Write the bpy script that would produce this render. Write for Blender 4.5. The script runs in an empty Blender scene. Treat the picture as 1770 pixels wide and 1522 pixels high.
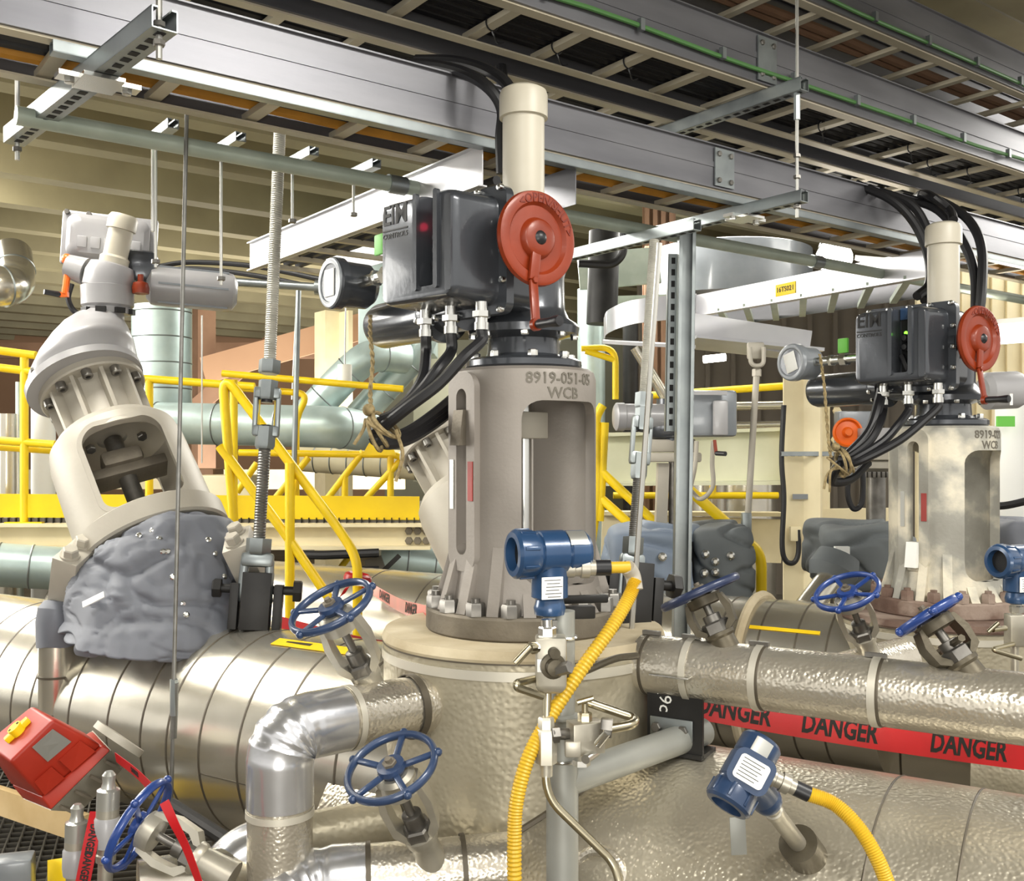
import bpy, bmesh, math, random
from mathutils import Vector, Matrix
from mathutils import noise as mnoise
random.seed(7)
C = bpy.context.scene.collection
H = 1.65; F = 1757.0; CX = 885.0; CY = 785.0
def P(px, py, Y): return Vector(((px-CX)/F*Y, Y, H+(CY-py)/F*Y))
def G(px, Y, z): return Vector(((px-CX)/F*Y, Y, z))
def V3(*a): return Vector(a)
Z = Vector((0,0,1))
D1 = Vector((.8,.6,0)); D2 = Vector((-.6,.8,0)); WV = -D2; NV = -D1
E = Vector((.848,-.53,0)).normalized(); NN = Vector((.53,.848,0)).normalized()
# ------------------------------------------------------------ mesh helpers
def nb(): return bmesh.new()
def frame(zdir, xhint=None):
    z = Vector(zdir).normalized()
    x = Vector(xhint) if xhint is not None else (Vector((1,0,0)) if abs(z.x) < .9 else Vector((0,1,0)))
    x = (x - z*x.dot(z)).normalized(); y = z.cross(x)
    return x, y, z
def M4(o, x, y, z):
    return Matrix(((x[0],y[0],z[0],o[0]),(x[1],y[1],z[1],o[1]),(x[2],y[2],z[2],o[2]),(0,0,0,1)))
def obox(b, c, ax, ay, az, sx, sy, sz, bev=0, seg=2):
    m = M4(c, Vector(ax)*sx, Vector(ay)*sy, Vector(az)*sz)
    r = bmesh.ops.create_cube(b, size=1.0, matrix=m)
    if bev:
        es = list({e for v in r['verts'] for e in v.link_edges})
        bmesh.ops.bevel(b, geom=es, offset=bev, segments=seg, affect='EDGES', profile=.5)
def box(b, c, s, bev=0, seg=2): obox(b, c, (1,0,0),(0,1,0),(0,0,1), s[0], s[1], s[2], bev, seg)
def bar(b, p0, p1, w, h, up=Z, bev=0):
    p0 = Vector(p0); p1 = Vector(p1); d = p1-p0; L = d.length; d.normalize()
    u = Vector(up); u = (u-d*u.dot(d)).normalized(); s = u.cross(d)
    obox(b, (p0+p1)/2, s, d, u, w, L, h, bev)
def rings(b, rr, cap=True, close=False):
    vs = [[b.verts.new(p) for p in r] for r in rr]
    n = len(vs[0])
    pairs = list(zip(vs[:-1], vs[1:]))
    if close: pairs.append((vs[-1], vs[0]))
    for a, c in pairs:
        for i in range(n):
            j = (i+1) % n
            try: b.faces.new((a[i], a[j], c[j], c[i]))
            except ValueError: pass
    if cap and not close:
        try:
            b.faces.new(vs[0][::-1]); b.faces.new(vs[-1])
        except ValueError: pass
    return vs
def circ(c, x, y, r, seg, ry=None, ph=0):
    ry = r if ry is None else ry
    return [Vector(c)+x*(r*math.cos(2*math.pi*i/seg+ph))+y*(ry*math.sin(2*math.pi*i/seg+ph)) for i in range(seg)]
def cyl(b, p0, p1, r0, r1=None, seg=20, cap=True):
    p0 = Vector(p0); p1 = Vector(p1); x, y, z = frame(p1-p0)
    rings(b, [circ(p0,x,y,r0,seg), circ(p1,x,y,r0 if r1 is None else r1,seg)], cap)
def lathe(b, o, axis, prof, seg=32, cap=True, xh=None):
    x, y, z = frame(axis, xh)
    rings(b, [circ(Vector(o)+z*h, x, y, max(r,1e-4), seg) for r, h in prof], cap)
def hexp(b, c, axis, r, h, xh=None):
    x, y, z = frame(axis, xh); c = Vector(c)
    rings(b, [circ(c,x,y,r,6), circ(c+z*h*.85,x,y,r,6), circ(c+z*h,x,y,r*.86,6)])
def tube(b, pts, r, seg=10, cap=True, close=False):
    pts = [Vector(p) for p in pts]; n = len(pts); rr = []
    x = None
    for i, p in enumerate(pts):
        a = pts[i-1] if (i > 0 or close) else p
        c = pts[(i+1) % n] if (i < n-1 or close) else p
        t = (c-a).normalized()
        if x is None: x, y, _ = frame(t)
        else:
            x = (x-t*x.dot(t)).normalized(); y = t.cross(x)
        ri = r[i] if isinstance(r, (list,tuple)) else r
        rr.append(circ(p, x, y, ri, seg))
    rings(b, rr, cap, close)
def spline(pts, n=8):
    pts = [Vector(p) for p in pts]; out = []
    q = [pts[0]*2-pts[1]] + pts + [pts[-1]*2-pts[-2]]
    for i in range(1, len(q)-2):
        a, p, c, d = q[i-1], q[i], q[i+1], q[i+2]
        for k in range(n):
            t = k/n
            out.append(.5*((2*p)+(c-a)*t+(2*a-5*p+4*c-d)*t*t+(-a+3*p-3*c+d)*t**3))
    out.append(pts[-1]); return out
def fillet(pts, rad, n=8):
    pts = [Vector(p) for p in pts]; out = [pts[0]]
    for i in range(1, len(pts)-1):
        p = pts[i]; a = (pts[i-1]-p); c = (pts[i+1]-p)
        d = min(rad, a.length*.49, c.length*.49)
        s = p+a.normalized()*d; e = p+c.normalized()*d
        for k in range(n+1):
            t = k/n; out.append(s*(1-t)**2+p*2*t*(1-t)+e*t*t)
    out.append(pts[-1]); return out
def torus(b, c, axis, R, r, seg=40, rs=8, xh=None, ry=None):
    x, y, z = frame(axis, xh); c = Vector(c); rr = []
    for i in range(seg):
        a = 2*math.pi*i/seg; d = x*math.cos(a)+y*math.sin(a)
        rr.append(circ(c+d*R, d, z, r, rs, ry))
    rings(b, rr, False, True)
def ball(b, c, r, sc=(1,1,1), seg=16):
    bmesh.ops.create_uvsphere(b, u_segments=seg, v_segments=max(8,seg//2), radius=r,
        matrix=Matrix.Translation(Vector(c)) @ Matrix.Diagonal((sc[0],sc[1],sc[2],1)))
def prism(b, poly, vec):
    vec = Vector(vec); a = [b.verts.new(Vector(p)) for p in poly]; c = [b.verts.new(Vector(p)+vec) for p in poly]
    n = len(a); b.faces.new(a[::-1]); b.faces.new(c)
    for i in range(n): b.faces.new((a[i], a[(i+1)%n], c[(i+1)%n], c[i]))
def hull(b, pts):
    vs = [b.verts.new(Vector(p)) for p in pts]
    r = bmesh.ops.convex_hull(b, input=vs)
    bmesh.ops.delete(b, geom=[g for g in r['geom_interior'] if isinstance(g, bmesh.types.BMVert)], context='VERTS')
def bevel_all(b, w, seg=2, ang=.5):
    es = [e for e in b.edges if len(e.link_faces) == 2 and e.calc_face_angle() > ang]
    bmesh.ops.bevel(b, geom=es, offset=w, segments=seg, affect='EDGES', profile=.5)
def rrect(w, h, r, n=5):
    out = []
    for cx, cy, a0 in ((w/2-r,h/2-r,0),(-w/2+r,h/2-r,90),(-w/2+r,-h/2+r,180),(w/2-r,-h/2+r,270)):
        for k in range(n+1):
            a = math.radians(a0+90*k/n); out.append((cx+r*math.cos(a), cy+r*math.sin(a)))
    return out
def strip(b, pts, wv, th=.0015):
    """flat ribbon along pts; wv = width vector per point"""
    pts = [Vector(p) for p in pts]; rr = []
    for i, p in enumerate(pts):
        w = Vector(wv[i]) if isinstance(wv, list) else Vector(wv)
        t = (pts[min(i+1,len(pts)-1)]-pts[max(i-1,0)]).normalized()
        n = t.cross(w).normalized()*th
        rr.append([p-w/2+n, p+w/2+n, p+w/2-n, p-w/2-n])
    rings(b, rr)
# ------------------------------------------------------------ text as mesh
def text_bm(s, size, ext=.001, res=2, bold=0):
    cu = bpy.data.curves.new('txt','FONT'); cu.body = s; cu.size = size; cu.extrude = ext; cu.resolution_u = res
    cu.align_x = 'CENTER'; cu.align_y = 'CENTER'; cu.offset = bold
    ob = bpy.data.objects.new('txt', cu); C.objects.link(ob)
    dg = bpy.context.evaluated_depsgraph_get(); dg.update()
    me = bpy.data.meshes.new_from_object(ob.evaluated_get(dg))
    b = bmesh.new(); b.from_mesh(me)
    bpy.data.objects.remove(ob); bpy.data.curves.remove(cu); bpy.data.meshes.remove(me)
    return b
def put_text(b, s, size, fn, ext=.001, bold=0, sx=1.0):
    t = text_bm(s, size, ext, 2, bold)
    mp = {}
    for v in t.verts: mp[v] = b.verts.new(fn(v.co.x*sx, v.co.y, v.co.z))
    for f in t.faces:
        try: b.faces.new([mp[v] for v in f.verts])
        except ValueError: pass
    t.free()
def planar(o, x, y, n):
    o = Vector(o); x = Vector(x); y = Vector(y); n = Vector(n)
    return lambda a, c, d: o+x*a+y*c+n*d
# ------------------------------------------------------------ object helpers
WM = {}
def _link(name, b, m, smooth=.6):
    bmesh.ops.recalc_face_normals(b, faces=b.faces)
    me = bpy.data.meshes.new(name); b.to_mesh(me); b.free()
    if m: me.materials.append(m)
    if smooth:
        me.polygons.foreach_set('use_smooth', [True]*len(me.polygons)); me.set_sharp_from_angle(angle=smooth)
    o = bpy.data.objects.new(name, me); C.objects.link(o); return o
def tag(o, label=None, cat=None, group=None, kind=None):
    if label: o['label'] = label
    if cat: o['category'] = cat
    if group: o['group'] = group
    if kind: o['kind'] = kind
    return o
def thing(name, label, cat, m, group=None):
    o = bpy.data.objects.new(name, None); C.objects.link(o)
    if not isinstance(m, Matrix): m = Matrix.Translation(Vector(m))
    o.matrix_world = m; WM[o] = m.copy(); o.empty_display_size = .05
    return tag(o, label, cat, group)
def obj(name, b, m, parent, world=True, smooth=.6, label=None, kind=None):
    """part of a thing; b in world coordinates (world=True) or in the thing's frame"""
    W = WM[parent]
    if world: bmesh.ops.transform(b, matrix=W.inverted(), verts=b.verts)
    o = _link(name, b, m, smooth); o.parent = parent; WM[o] = W
    return tag(o, label, None, None, kind)
def solo(name, label, cat, b, m, group=None, kind=None, smooth=.6):
    """a thing that is one mesh, origin at its base"""
    xs = [v.co for v in b.verts]
    lo = Vector([min(p[i] for p in xs) for i in range(3)]); hi = Vector([max(p[i] for p in xs) for i in range(3)])
    c = Vector(((lo.x+hi.x)/2, (lo.y+hi.y)/2, lo.z))
    bmesh.ops.translate(b, vec=-c, verts=b.verts)
    o = _link(name, b, m, smooth); o.location = c; WM[o] = Matrix.Translation(c)
    return tag(o, label, cat, group, kind)
def struct(name, b, m, parent=None, smooth=.6):
    if parent: return obj(name, b, m, parent, True, smooth)
    o = _link(name, b, m, smooth); WM[o] = Matrix.Identity(4); o['kind'] = 'structure'; return o
def dup(root, m, label=None, group=None):
    def cp(o, p):
        c = o.copy(); C.objects.link(c)
        if p is not None:
            c.parent = p; WM[c] = WM[p]
        else:
            c.matrix_world = m; WM[c] = m.copy()
            if label: c['label'] = label
            if group: c['group'] = group
        for k in [x for x in ALL if x.parent == o]: cp(k, c)
        return c
    ALL = list(bpy.data.objects)
    return cp(root, None)
def boolean(b, cutters):
    me = bpy.data.meshes.new('a'); bmesh.ops.recalc_face_normals(b, faces=b.faces); b.to_mesh(me); b.free()
    o = bpy.data.objects.new('a', me); C.objects.link(o); tmp = [o]
    for k in cutters:
        bmesh.ops.recalc_face_normals(k, faces=k.faces)
        m2 = bpy.data.meshes.new('k'); k.to_mesh(m2); k.free()
        q = bpy.data.objects.new('k', m2); C.objects.link(q); tmp.append(q)
        md = o.modifiers.new('b','BOOLEAN'); md.object = q; md.operation = 'DIFFERENCE'; md.solver = 'EXACT'
    dg = bpy.context.evaluated_depsgraph_get(); dg.update()
    m3 = bpy.data.meshes.new_from_object(o.evaluated_get(dg))
    r = bmesh.new(); r.from_mesh(m3)
    for q in tmp:
        mm = q.data; bpy.data.objects.remove(q); bpy.data.meshes.remove(mm)
    bpy.data.meshes.remove(m3); return r
# ------------------------------------------------------------ materials
def lin(h):
    h = h.lstrip('#'); out = []
    for i in (0,2,4):
        c = int(h[i:i+2],16)/255; out.append(c/12.92 if c <= .04045 else ((c+.055)/1.055)**2.4)
    return out
def mat(name, h, metal=0, rough=.5, h2=None, ns=4, spread=(.35,.65), bump=0, bs=60, kind='noise', emit=0, coat=0, rvar=0, det=4, trans=0, stretch=None, h3=None, ns3=1.5, s3=(.5,.7)):
    m = bpy.data.materials.new(name); m.use_nodes = True; nt = m.node_tree; N = nt.nodes; L = nt.links
    p = N['Principled BSDF']; c = lin(h)+[1]
    p.inputs['Base Color'].default_value = c; p.inputs['Metallic'].default_value = metal; p.inputs['Roughness'].default_value = rough
    if coat: p.inputs['Coat Weight'].default_value = coat; p.inputs['Coat Roughness'].default_value = .08
    if trans: p.inputs['Transmission Weight'].default_value = trans
    if emit:
        p.inputs['Emission Color'].default_value = c; p.inputs['Emission Strength'].default_value = emit
    if h2 or bump or rvar or h3:
        tc = N.new('ShaderNodeTexCoord'); src = tc.outputs['Object']
        if stretch:
            mp = N.new('ShaderNodeMapping'); mp.inputs['Scale'].default_value = stretch; L.new(src, mp.inputs[0]); src = mp.outputs[0]
        if h2 or rvar:
            n = N.new('ShaderNodeTexNoise'); n.inputs['Scale'].default_value = ns; n.inputs['Detail'].default_value = det; L.new(src, n.inputs['Vector'])
        if h2:
            r = N.new('ShaderNodeValToRGB'); L.new(n.outputs['Fac'], r.inputs[0])
            r.color_ramp.elements[0].position = spread[0]; r.color_ramp.elements[1].position = spread[1]
            r.color_ramp.elements[0].color = lin(h2)+[1]; r.color_ramp.elements[1].color = c
            out = r.outputs[0]
            if h3:
                n3 = N.new('ShaderNodeTexNoise'); n3.inputs['Scale'].default_value = ns3; n3.inputs['Detail'].default_value = 8; L.new(src, n3.inputs['Vector'])
                r3 = N.new('ShaderNodeMapRange'); r3.inputs[1].default_value = s3[0]; r3.inputs[2].default_value = s3[1]; L.new(n3.outputs['Fac'], r3.inputs[0])
                mx = N.new('ShaderNodeMix'); mx.data_type = 'RGBA'; L.new(r3.outputs[0], mx.inputs[0]); L.new(out, mx.inputs[6]); mx.inputs[7].default_value = lin(h3)+[1]
                out = mx.outputs[2]
            L.new(out, p.inputs['Base Color'])
        if rvar:
            r2 = N.new('ShaderNodeMapRange'); r2.inputs[3].default_value = max(.04,rough-rvar); r2.inputs[4].default_value = rough+rvar
            L.new(n.outputs['Fac'], r2.inputs[0]); L.new(r2.outputs[0], p.inputs['Roughness'])
        if bump:
            if kind == 'stucco':
                t = N.new('ShaderNodeTexVoronoi'); t.feature = 'SMOOTH_F1'; t.inputs['Scale'].default_value = bs; h_ = t.outputs['Distance']
            else:
                t = N.new('ShaderNodeTexNoise'); t.inputs['Scale'].default_value = bs; t.inputs['Detail'].default_value = 3; h_ = t.outputs['Fac']
            L.new(src, t.inputs['Vector'])
            bp = N.new('ShaderNodeBump'); bp.inputs['Strength'].default_value = bump; bp.inputs['Distance'].default_value = .004
            L.new(h_, bp.inputs['Height']); L.new(bp.outputs[0], p.inputs['Normal'])
    return m
K = {}
K['clad'] = mat('smooth_aluminium_jacket','#d8d3c6',.85,.24,'#c6c1b3',3,(.3,.7),.16,6,rvar=.06)
K['stucco'] = mat('stucco_aluminium_jacket','#d6d0c2',.8,.27,'#bdb6a7',5,(.3,.7),.35,120,'stucco',rvar=.05)
K['stucco_dull'] = mat('dusty_stucco_jacket','#b5ad98',.5,.4,'#9b937e',3,(.3,.7),.4,75,'stucco',rvar=.08)
K['body'] = mat('stucco_body_jacket','#cfc8b6',.75,.31,'#b6ae9b',4,(.3,.7),.5,105,'stucco',rvar=.06)
K['elbow'] = mat('smooth_elbow_jacket','#d2d3d6',.8,.24,'#bcbdc0',6,(.3,.7),.25,14,rvar=.08)
K['seam'] = mat('dark_seam','#5d564a',.5,.5)
K['band'] = mat('steel_band','#cbc6b8',.5,.42)
K['duct'] = mat('spiral_duct_zinc','#c2d2cf',.5,.38,'#aabcb9',5,(.3,.7),.1,30,rvar=.08)
K['dust'] = mat('sandy_dust_cover','#c9bda2',0,.9,'#a99a7c',6,(.3,.7),.5,40)
K['cast'] = mat('cast_steel_paint','#97918a',.25,.5,'#7f7870',2.2,(.3,.7),.15,90,h3='#6f665a',ns3=2.5,s3=(.58,.85))
K['castl'] = mat('pale_cast_paint','#b8b2a5',.15,.5,'#a39d90',3,(.3,.7),.12,60)
K['castr'] = mat('worn_cast_paint','#a9a89f',.15,.6,'#8d8a80',5,(.3,.7),.3,60,h3='#d8d0bb',ns3=5,s3=(.48,.62))
K['scrape'] = mat('dull_flange_steel','#80786a',.5,.6,'#5f584d',7,(.3,.7),.3,80)
K['rust'] = mat('rusty_flange','#7d675a',.1,.85,'#5a453b',9,(.3,.7),.6,60,h3='#98877a',ns3=6,s3=(.5,.65))
K['nut'] = mat('machined_nut','#8f8c86',.8,.38,'#6d6a65',12)
K['dark'] = mat('dark_grey_enamel','#4b4e53',.4,.24,'#3f4247',4,(.3,.7),.1,50,coat=.3)
K['mid'] = mat('mid_grey_enamel','#868b90',.1,.32,'#71767b',4,(.3,.7),.05,50,coat=.3)
K['lightgrey'] = mat('light_grey_enamel','#a8a7a8',.1,.4,'#9a999b',3,(.3,.7),.06,50,coat=.2)
K['blackm'] = mat('black_painted_steel','#2b2a29',.3,.5,'#1f1e1d',8)
K['screw'] = mat('bright_screw','#d2d2ce',1,.25)
K['red'] = mat('orange_red_paint','#8c310d',.05,.4,'#762708',7,(.3,.7),.12,50,coat=.12)
K['redshade'] = mat('shaded_red_letter','#6f2412',.05,.5)  # wheel red darkened, shade on the raised letters put into the colour
K['rodl'] = mat('pale_threaded_rod','#c4c2b8',.4,.45,'#aeaca2',20)
K['redbox'] = mat('red_plastic','#b02f1a',0,.45,'#9a2614',4)
K['orange'] = mat('bright_orange_paint','#f0701c',0,.4,'#e06312',4)
K['blue'] = mat('blue_enamel','#26458c',.1,.3,'#1e3873',8,(.3,.7),.1,60,coat=.3)
K['blued'] = mat('dark_blue_enamel','#2a3656',.1,.35,'#222c47',8,(.3,.7),.1,60,coat=.2)
K['blues'] = mat('slate_blue_enamel','#2e4265',.1,.32,'#263754',8,(.3,.7),.12,60,coat=.3)
K['tblue'] = mat('transmitter_blue','#2a4a70',.15,.28,'#233f61',6,(.3,.7),.08,60,coat=.4)
K['tblued'] = mat('transmitter_navy','#2c4160',.1,.3,'#243652',6,(.3,.7),.08,60,coat=.3)
K['yellow'] = mat('safety_yellow','#f2d011',0,.42,'#e6c20c',3)
K['conduit'] = mat('yellow_conduit_jacket','#d6b02c',0,.42,'#c39c22',4)
K['cream'] = mat('cream_steel_paint','#e3d7b3',0,.5,'#d6c9a3',3)
K['greenish'] = mat('pale_cream_paint','#dcdcbf',0,.5,'#cfd0b0',3)
K['deck'] = mat('beige_deck_paint','#948b6b',0,.6,'#857c5f',2)
K['tan'] = mat('tan_wall','#b08b6c',0,.8,'#9f7b5e',.5)
K['taupe'] = mat('taupe_siding','#82796c',0,.6,'#776e62',1)
K['brown'] = mat('brown_steel','#8a6a52',0,.7,'#795a44',2)
K['pvc'] = mat('stem_cover_pvc','#c6c0af',0,.4,'#b9b2a1',5,(.3,.7))
K['alu'] = mat('tray_aluminium','#858589',.7,.38,'#6f6f74',1.5,(.3,.7),.05,20,rvar=.08,stretch=(1,1,6))
K['aluw'] = mat('pale_tray_flange','#cfc6b0',.2,.5,'#bdb49d',3)
K['alub'] = mat('bright_tray_aluminium','#d8d8da',.6,.36,'#c2c2c8',2)
K['zinc'] = mat('zinc_strut','#9ca2a2',.85,.38,'#868c8d',8,(.3,.7),.05,40,rvar=.08)
K['zincg'] = mat('greenish_zinc','#b4beb1',.3,.42,'#a3aea1',6)
K['rod'] = mat('bright_rod','#c9c8c2',.9,.35)
K['rodd'] = mat('grey_threaded_rod','#8b8a86',.8,.42,'#75746f',20)
K['tube'] = mat('stainless_tube','#b0a890',1,.28)
K['manif'] = mat('stainless_block','#bbb6a8',.65,.38,'#a39e91',10)
K['grey_pipe'] = mat('grey_zinc_post','#a0a19b',.4,.48,'#8d8e88',4,(.3,.7),.06,40)
K['bronze'] = mat('dark_bronze','#5d5647',.55,.42,'#4a4437',9,(.3,.7),.2,50)
K['rubber'] = mat('black_rubber','#1d1d20',0,.38)
K['cable'] = mat('black_cable','#17171a',0,.45)
K['green'] = mat('green_wire','#4f7d45',0,.5)
K['greenl'] = mat('bright_green','#6cc24a',0,.5)
K['twine'] = mat('jute_twine','#9c8a63',0,.9,'#6f6040',60)
K['fabric'] = mat('grey_blanket','#73767e',0,.6,'#63666e',4,(.3,.7),.5,9)
K['fabricb'] = mat('blue_grey_blanket','#8390a2',0,.6,'#717e90',4,(.3,.7),.5,9)
K['fabricd'] = mat('dark_grey_blanket','#6d7274',0,.75,'#5d6264',4,(.3,.7),.5,9)
K['white'] = mat('white_label','#e9e9e4',0,.5)
K['silver'] = mat('foil_label','#b9b9b3',.7,.3)
K['ink'] = mat('black_ink','#17140f',0,.6)
K['inkg'] = mat('raised_grey_letter','#6b665c',.3,.55)
K['tape'] = mat('red_danger_tape','#bd161e',0,.35,'#a81119',6)
K['redl'] = mat('faded_red_label','#9a3a34',0,.5)
K['glassd'] = mat('dark_window','#0d0f12',0,.12,coat=.5)
K['lamp'] = mat('lit_lamp','#fff7ea',0,.5,emit=14)
K['ledr'] = mat('lit_red_led','#ff2b50',0,.5,emit=3)
K['ledg'] = mat('lit_green_led','#7dff3a',0,.5,emit=2)
K['amber'] = mat('amber_tray_cover','#c58a2c',0,.6,'#a8741f',6)
K['wood'] = mat('pale_timber','#d8bd8c',0,.7,'#c7a976',5)
K['grate'] = mat('grey_grating','#6e6a62',.4,.6)
K['wall2'] = mat('pale_far_wall','#a9a893',0,.8,'#989782',.7)
K['floor'] = mat('dark_floor','#6b6457',0,.8,'#585145',2)
K['black'] = mat('deep_black_opening','#0b0b0c',0,.7)
K['yellowtag'] = mat('yellow_tag','#f0c815',0,.5)
# ------------------------------------------------------------ setting
def onD1(D, z, px):
    """point on a line along D1 at perpendicular distance D seen at pixel column px"""
    u = (px-CX)/F; Y = D/(.8-.6*u); return Vector((u*Y, Y, z))
def T1(D, z, t): return Vector((-.6*D, .8*D, 0)) + D1*t + Z*z      # point t metres along D1
def T2(Dp, z, t): return Vector((.8*Dp, .6*Dp, 0)) + D2*t + Z*z    # point t metres along D2
b = nb()
box(b, (0,9,-.05), (44,34,.1)); struct('floor', b, K['floor'])
b = nb()   # open bar grating of the walkway
for i in range(46):
    p = Vector((-3.6+i*.052, 3.0, .035)); bar(b, p, p+Vector((-1.0,2.9,0)), .006, .03)
for i in range(46):
    p = Vector((-1.25,3.05+i*.062,.03)); bar(b, p, p+Vector((-3.0,-.75,0)), .006, .025)
solo('floor_grating', 'grey open bar walkway grating at the bottom left corner', 'grating', b, K['grate'], kind='stuff')
# ribbed deck overhead: profile across D, run along D1
b = nb(); z0 = H+2.25; prof = []
for k in range(-6, 18):
    D = 6.86+1.08*k
    prof += [(D-.16, z0+.42), (D-.1, z0), (D+.1, z0), (D+.16, z0+.42), (D+.5, z0+.42), (D+.54, z0+.36), (D+.6, z0+.36), (D+.64, z0+.42)]
r0 = [T1(D, z, -16) for D, z in prof]; r1 = [T1(D, z, 24) for D, z in prof]
va = [b.verts.new(p) for p in r0]; vb = [b.verts.new(p) for p in r1]
for i in range(len(va)-1): b.faces.new((va[i], va[i+1], vb[i+1], vb[i]))
top = [b.verts.new(T1(prof[0][0], z0+.6, -16)), b.verts.new(T1(prof[-1][0], z0+.6, -16)), b.verts.new(T1(prof[-1][0], z0+.6, 24)), b.verts.new(T1(prof[0][0], z0+.6, 24))]
b.faces.new(top)
struct('ceiling', b, K['deck'], smooth=.2)
b = nb(); box(b, (-12.5,20.1,2.3), (20,.2,4.6)); struct('wall_back', b, K['tan'])
b = nb(); box(b, (3,20.1,2.3), (11,.2,4.6)); struct('wall_far', b, K['wall2'])
b = nb(); box(b, (9.5,12.1,2.3), (16,.2,4.6))
for i in range(52): box(b, (1.7+i*.3,11.97,2.3), (.05,.06,4.6))
struct('wall_right', b, K['taupe'])
# steel on the far wall
def simple(name, label, cat, m, fn, group=None, kind=None):
    b = nb(); fn(b); return solo(name, label, cat, b, m, group, kind)
simple('steel_column', 'beige steel column far behind the left threaded hanger rod', 'column', K['cream'], lambda b: (bar(b, P(575,1000,13), P(575,540,13), .36, .3, D2), bar(b, P(590,1000,12.9), P(590,540,12.9), .06, .5, D2)))
simple('steel_column', 'tan steel column on the far wall between duct and hanger rod', 'column', K['brown'], lambda b: bar(b, P(352,1100,14), P(352,520,14), .25, .25, D2))
simple('wall_brace', 'upper diagonal tan brace on the far wall behind the hanger rod', 'brace', K['tan'], lambda b: bar(b, P(352,640,13.5), P(640,560,13.5), .06, .35))
simple('wall_brace', 'lower diagonal brown brace on the far wall behind the railing', 'brace', K['brown'], lambda b: bar(b, P(320,720,13.6), P(470,590,13.6), .06, .22))
simple('wall_girt', 'long brown girt across the far wall above the yellow handrail', 'girt', K['brown'], lambda b: bar(b, P(-80,606,15), P(640,606,15), .2, .22))
simple('wall_girt', 'pale horizontal girt across the far wall behind the platform', 'girt', K['cream'], lambda b: bar(b, P(-80,828,15.5), P(700,828,15.5), .1, .3))
simple('equipment_cabinet', 'pale cabinet beyond the platform behind the threaded rod', 'cabinet', K['cream'], lambda b: box(b, G(395,10.5,.72), (.55,.4,1.44), .02))
simple('equipment_cabinet', 'brown cabinet beyond the platform beside the tilted valve', 'cabinet', K['brown'], lambda b: box(b, G(350,10.8,.75), (.35,.4,1.5), .02))
# ------------------------------------------------------------ cable trays, struts and rods overhead
def rail(b, D, z, h, t0, t1, out=-1, fl=.03):
    """I-shaped side rail, web at D, flanges turned both ways"""
    bar(b, T1(D, z+h/2, t0), T1(D, z+h/2, t1), .004, h)
    for zz in (z+.002, z+h-.002): bar(b, T1(D-out*0, zz, t0), T1(D, zz, t1), fl, .005)
    bar(b, T1(D-.003, z+h*.55, t0), T1(D-.003, z+h*.55, t1), .004, h*.12)
def tray(label, D0, D1_, z, h, t0, t1, ts, mrail=None, rw=.04, ph=0, flange='aluw', splices=()):
    th = thing('cable_tray', label, 'cable tray', T1((D0+D1_)/2, z, (t0+t1)/2))
    for k, D in enumerate((D0, D1_)):
        b = nb(); rail(b, D, z, h, t0, t1); obj('side_rail', b, K['alu'], th)
        b = nb(); bar(b, T1(D+(.018 if k == 0 else -.018), z-.004, t0), T1(D+(.018 if k == 0 else -.018), z-.004, t1), .045, .006); obj('bottom_flange', b, K[flange], th)
    t = t0+ph
    while t < t1:
        b = nb(); bar(b, T1(D0, z+.016, t), T1(D1_, z+.016, t), rw, .02); obj('rung', b, K['aluw'], th); t += ts
    for st in splices:
        b = nb(); bar(b, T1(D0-.009, z+h*.5, st-.055), T1(D0-.009, z+h*.5, st+.055), .006, h*.86)
        sp = obj('splice_plate', b, K['zinc'], th)
        for dt in (-.034,.034):
            for dz in (-.3,.3):
                q = nb(); hexp(q, T1(D0-.012, z+h*(.5+dz), st+dt), (.6,-.8,0), .011, .008); obj('bolt', q, K['nut'], sp)
    return th
tray('lowest aluminium cable tray, its bright side rail crossing behind both stem covers', 2.7, 3.05, H+1.035, .172, -.3, 8.5, .3, splices=(3.06,), ph=.05)
tray('middle aluminium cable tray holding black cables, green wire along its side rail', 2.58, 2.93, H+1.434, .2, .5, 9, .3, splices=(3.17,))
tray('second middle-level aluminium cable tray, behind the one with the green wire', 3.08, 3.45, H+1.434, .18, -.5, 9, .3, ph=.1)
tray('topmost aluminium cable tray crossing the top right corner', 2.6, 2.95, H+1.85, .2, 1.5, 10, .3, ph=.02)
tray('topmost rear aluminium cable tray, glimpsed through rungs in the top right corner', 3.15, 3.55, H+1.85, .2, 1.0, 10, .3, ph=.12)
_b = nb(); bar(_b, T1(2.69, H+1.13, 3.17), T1(2.69, H+1.13, 3.27), .002, .09, D1); 
obj('paper_label', _b, K['white'], [o for o in bpy.data.objects if o.name == 'cable_tray'][0], label='small printed white sticker')
# cables lying in the trays
def lay(label, mat_, D, z, r, t0, t1, group, n=None):
    b = nb(); pts = [T1(D+random.uniform(-.006,.006), z+random.uniform(0,.006), t0+(t1-t0)*i/24) for i in range(25)]
    tube(b, pts, r, 8); return solo('power_cable', label, 'cable', b, K[mat_], group)
for i in range(4): lay('black power cable lying in the lowest cable tray', 'cable', 2.745+i*.043, H+1.035+.05, .02, -.2, 8.3, 'black cables in the lowest tray')
lay('amber jacketed cable lying in the lowest cable tray', 'amber', 2.985, H+1.035+.042, .022, -.2, 8.3, None)
lay('thin black cable beside the amber cable in the lowest tray', 'cable', 2.925, H+1.035+.045, .018, -.2, 8.3, None)
for i in range(7): lay('black power cable packed in the middle cable tray', 'cable', 2.62+i*.045, H+1.434+.05, .0215, .6, 8.8, 'black cables in the middle tray')
for i in range(7): lay('black power cable packed in the rear middle cable tray', 'cable', 3.12+i*.046, H+1.434+.05, .0215, -.4, 8.8, 'black cables in the rear middle tray')
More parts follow.
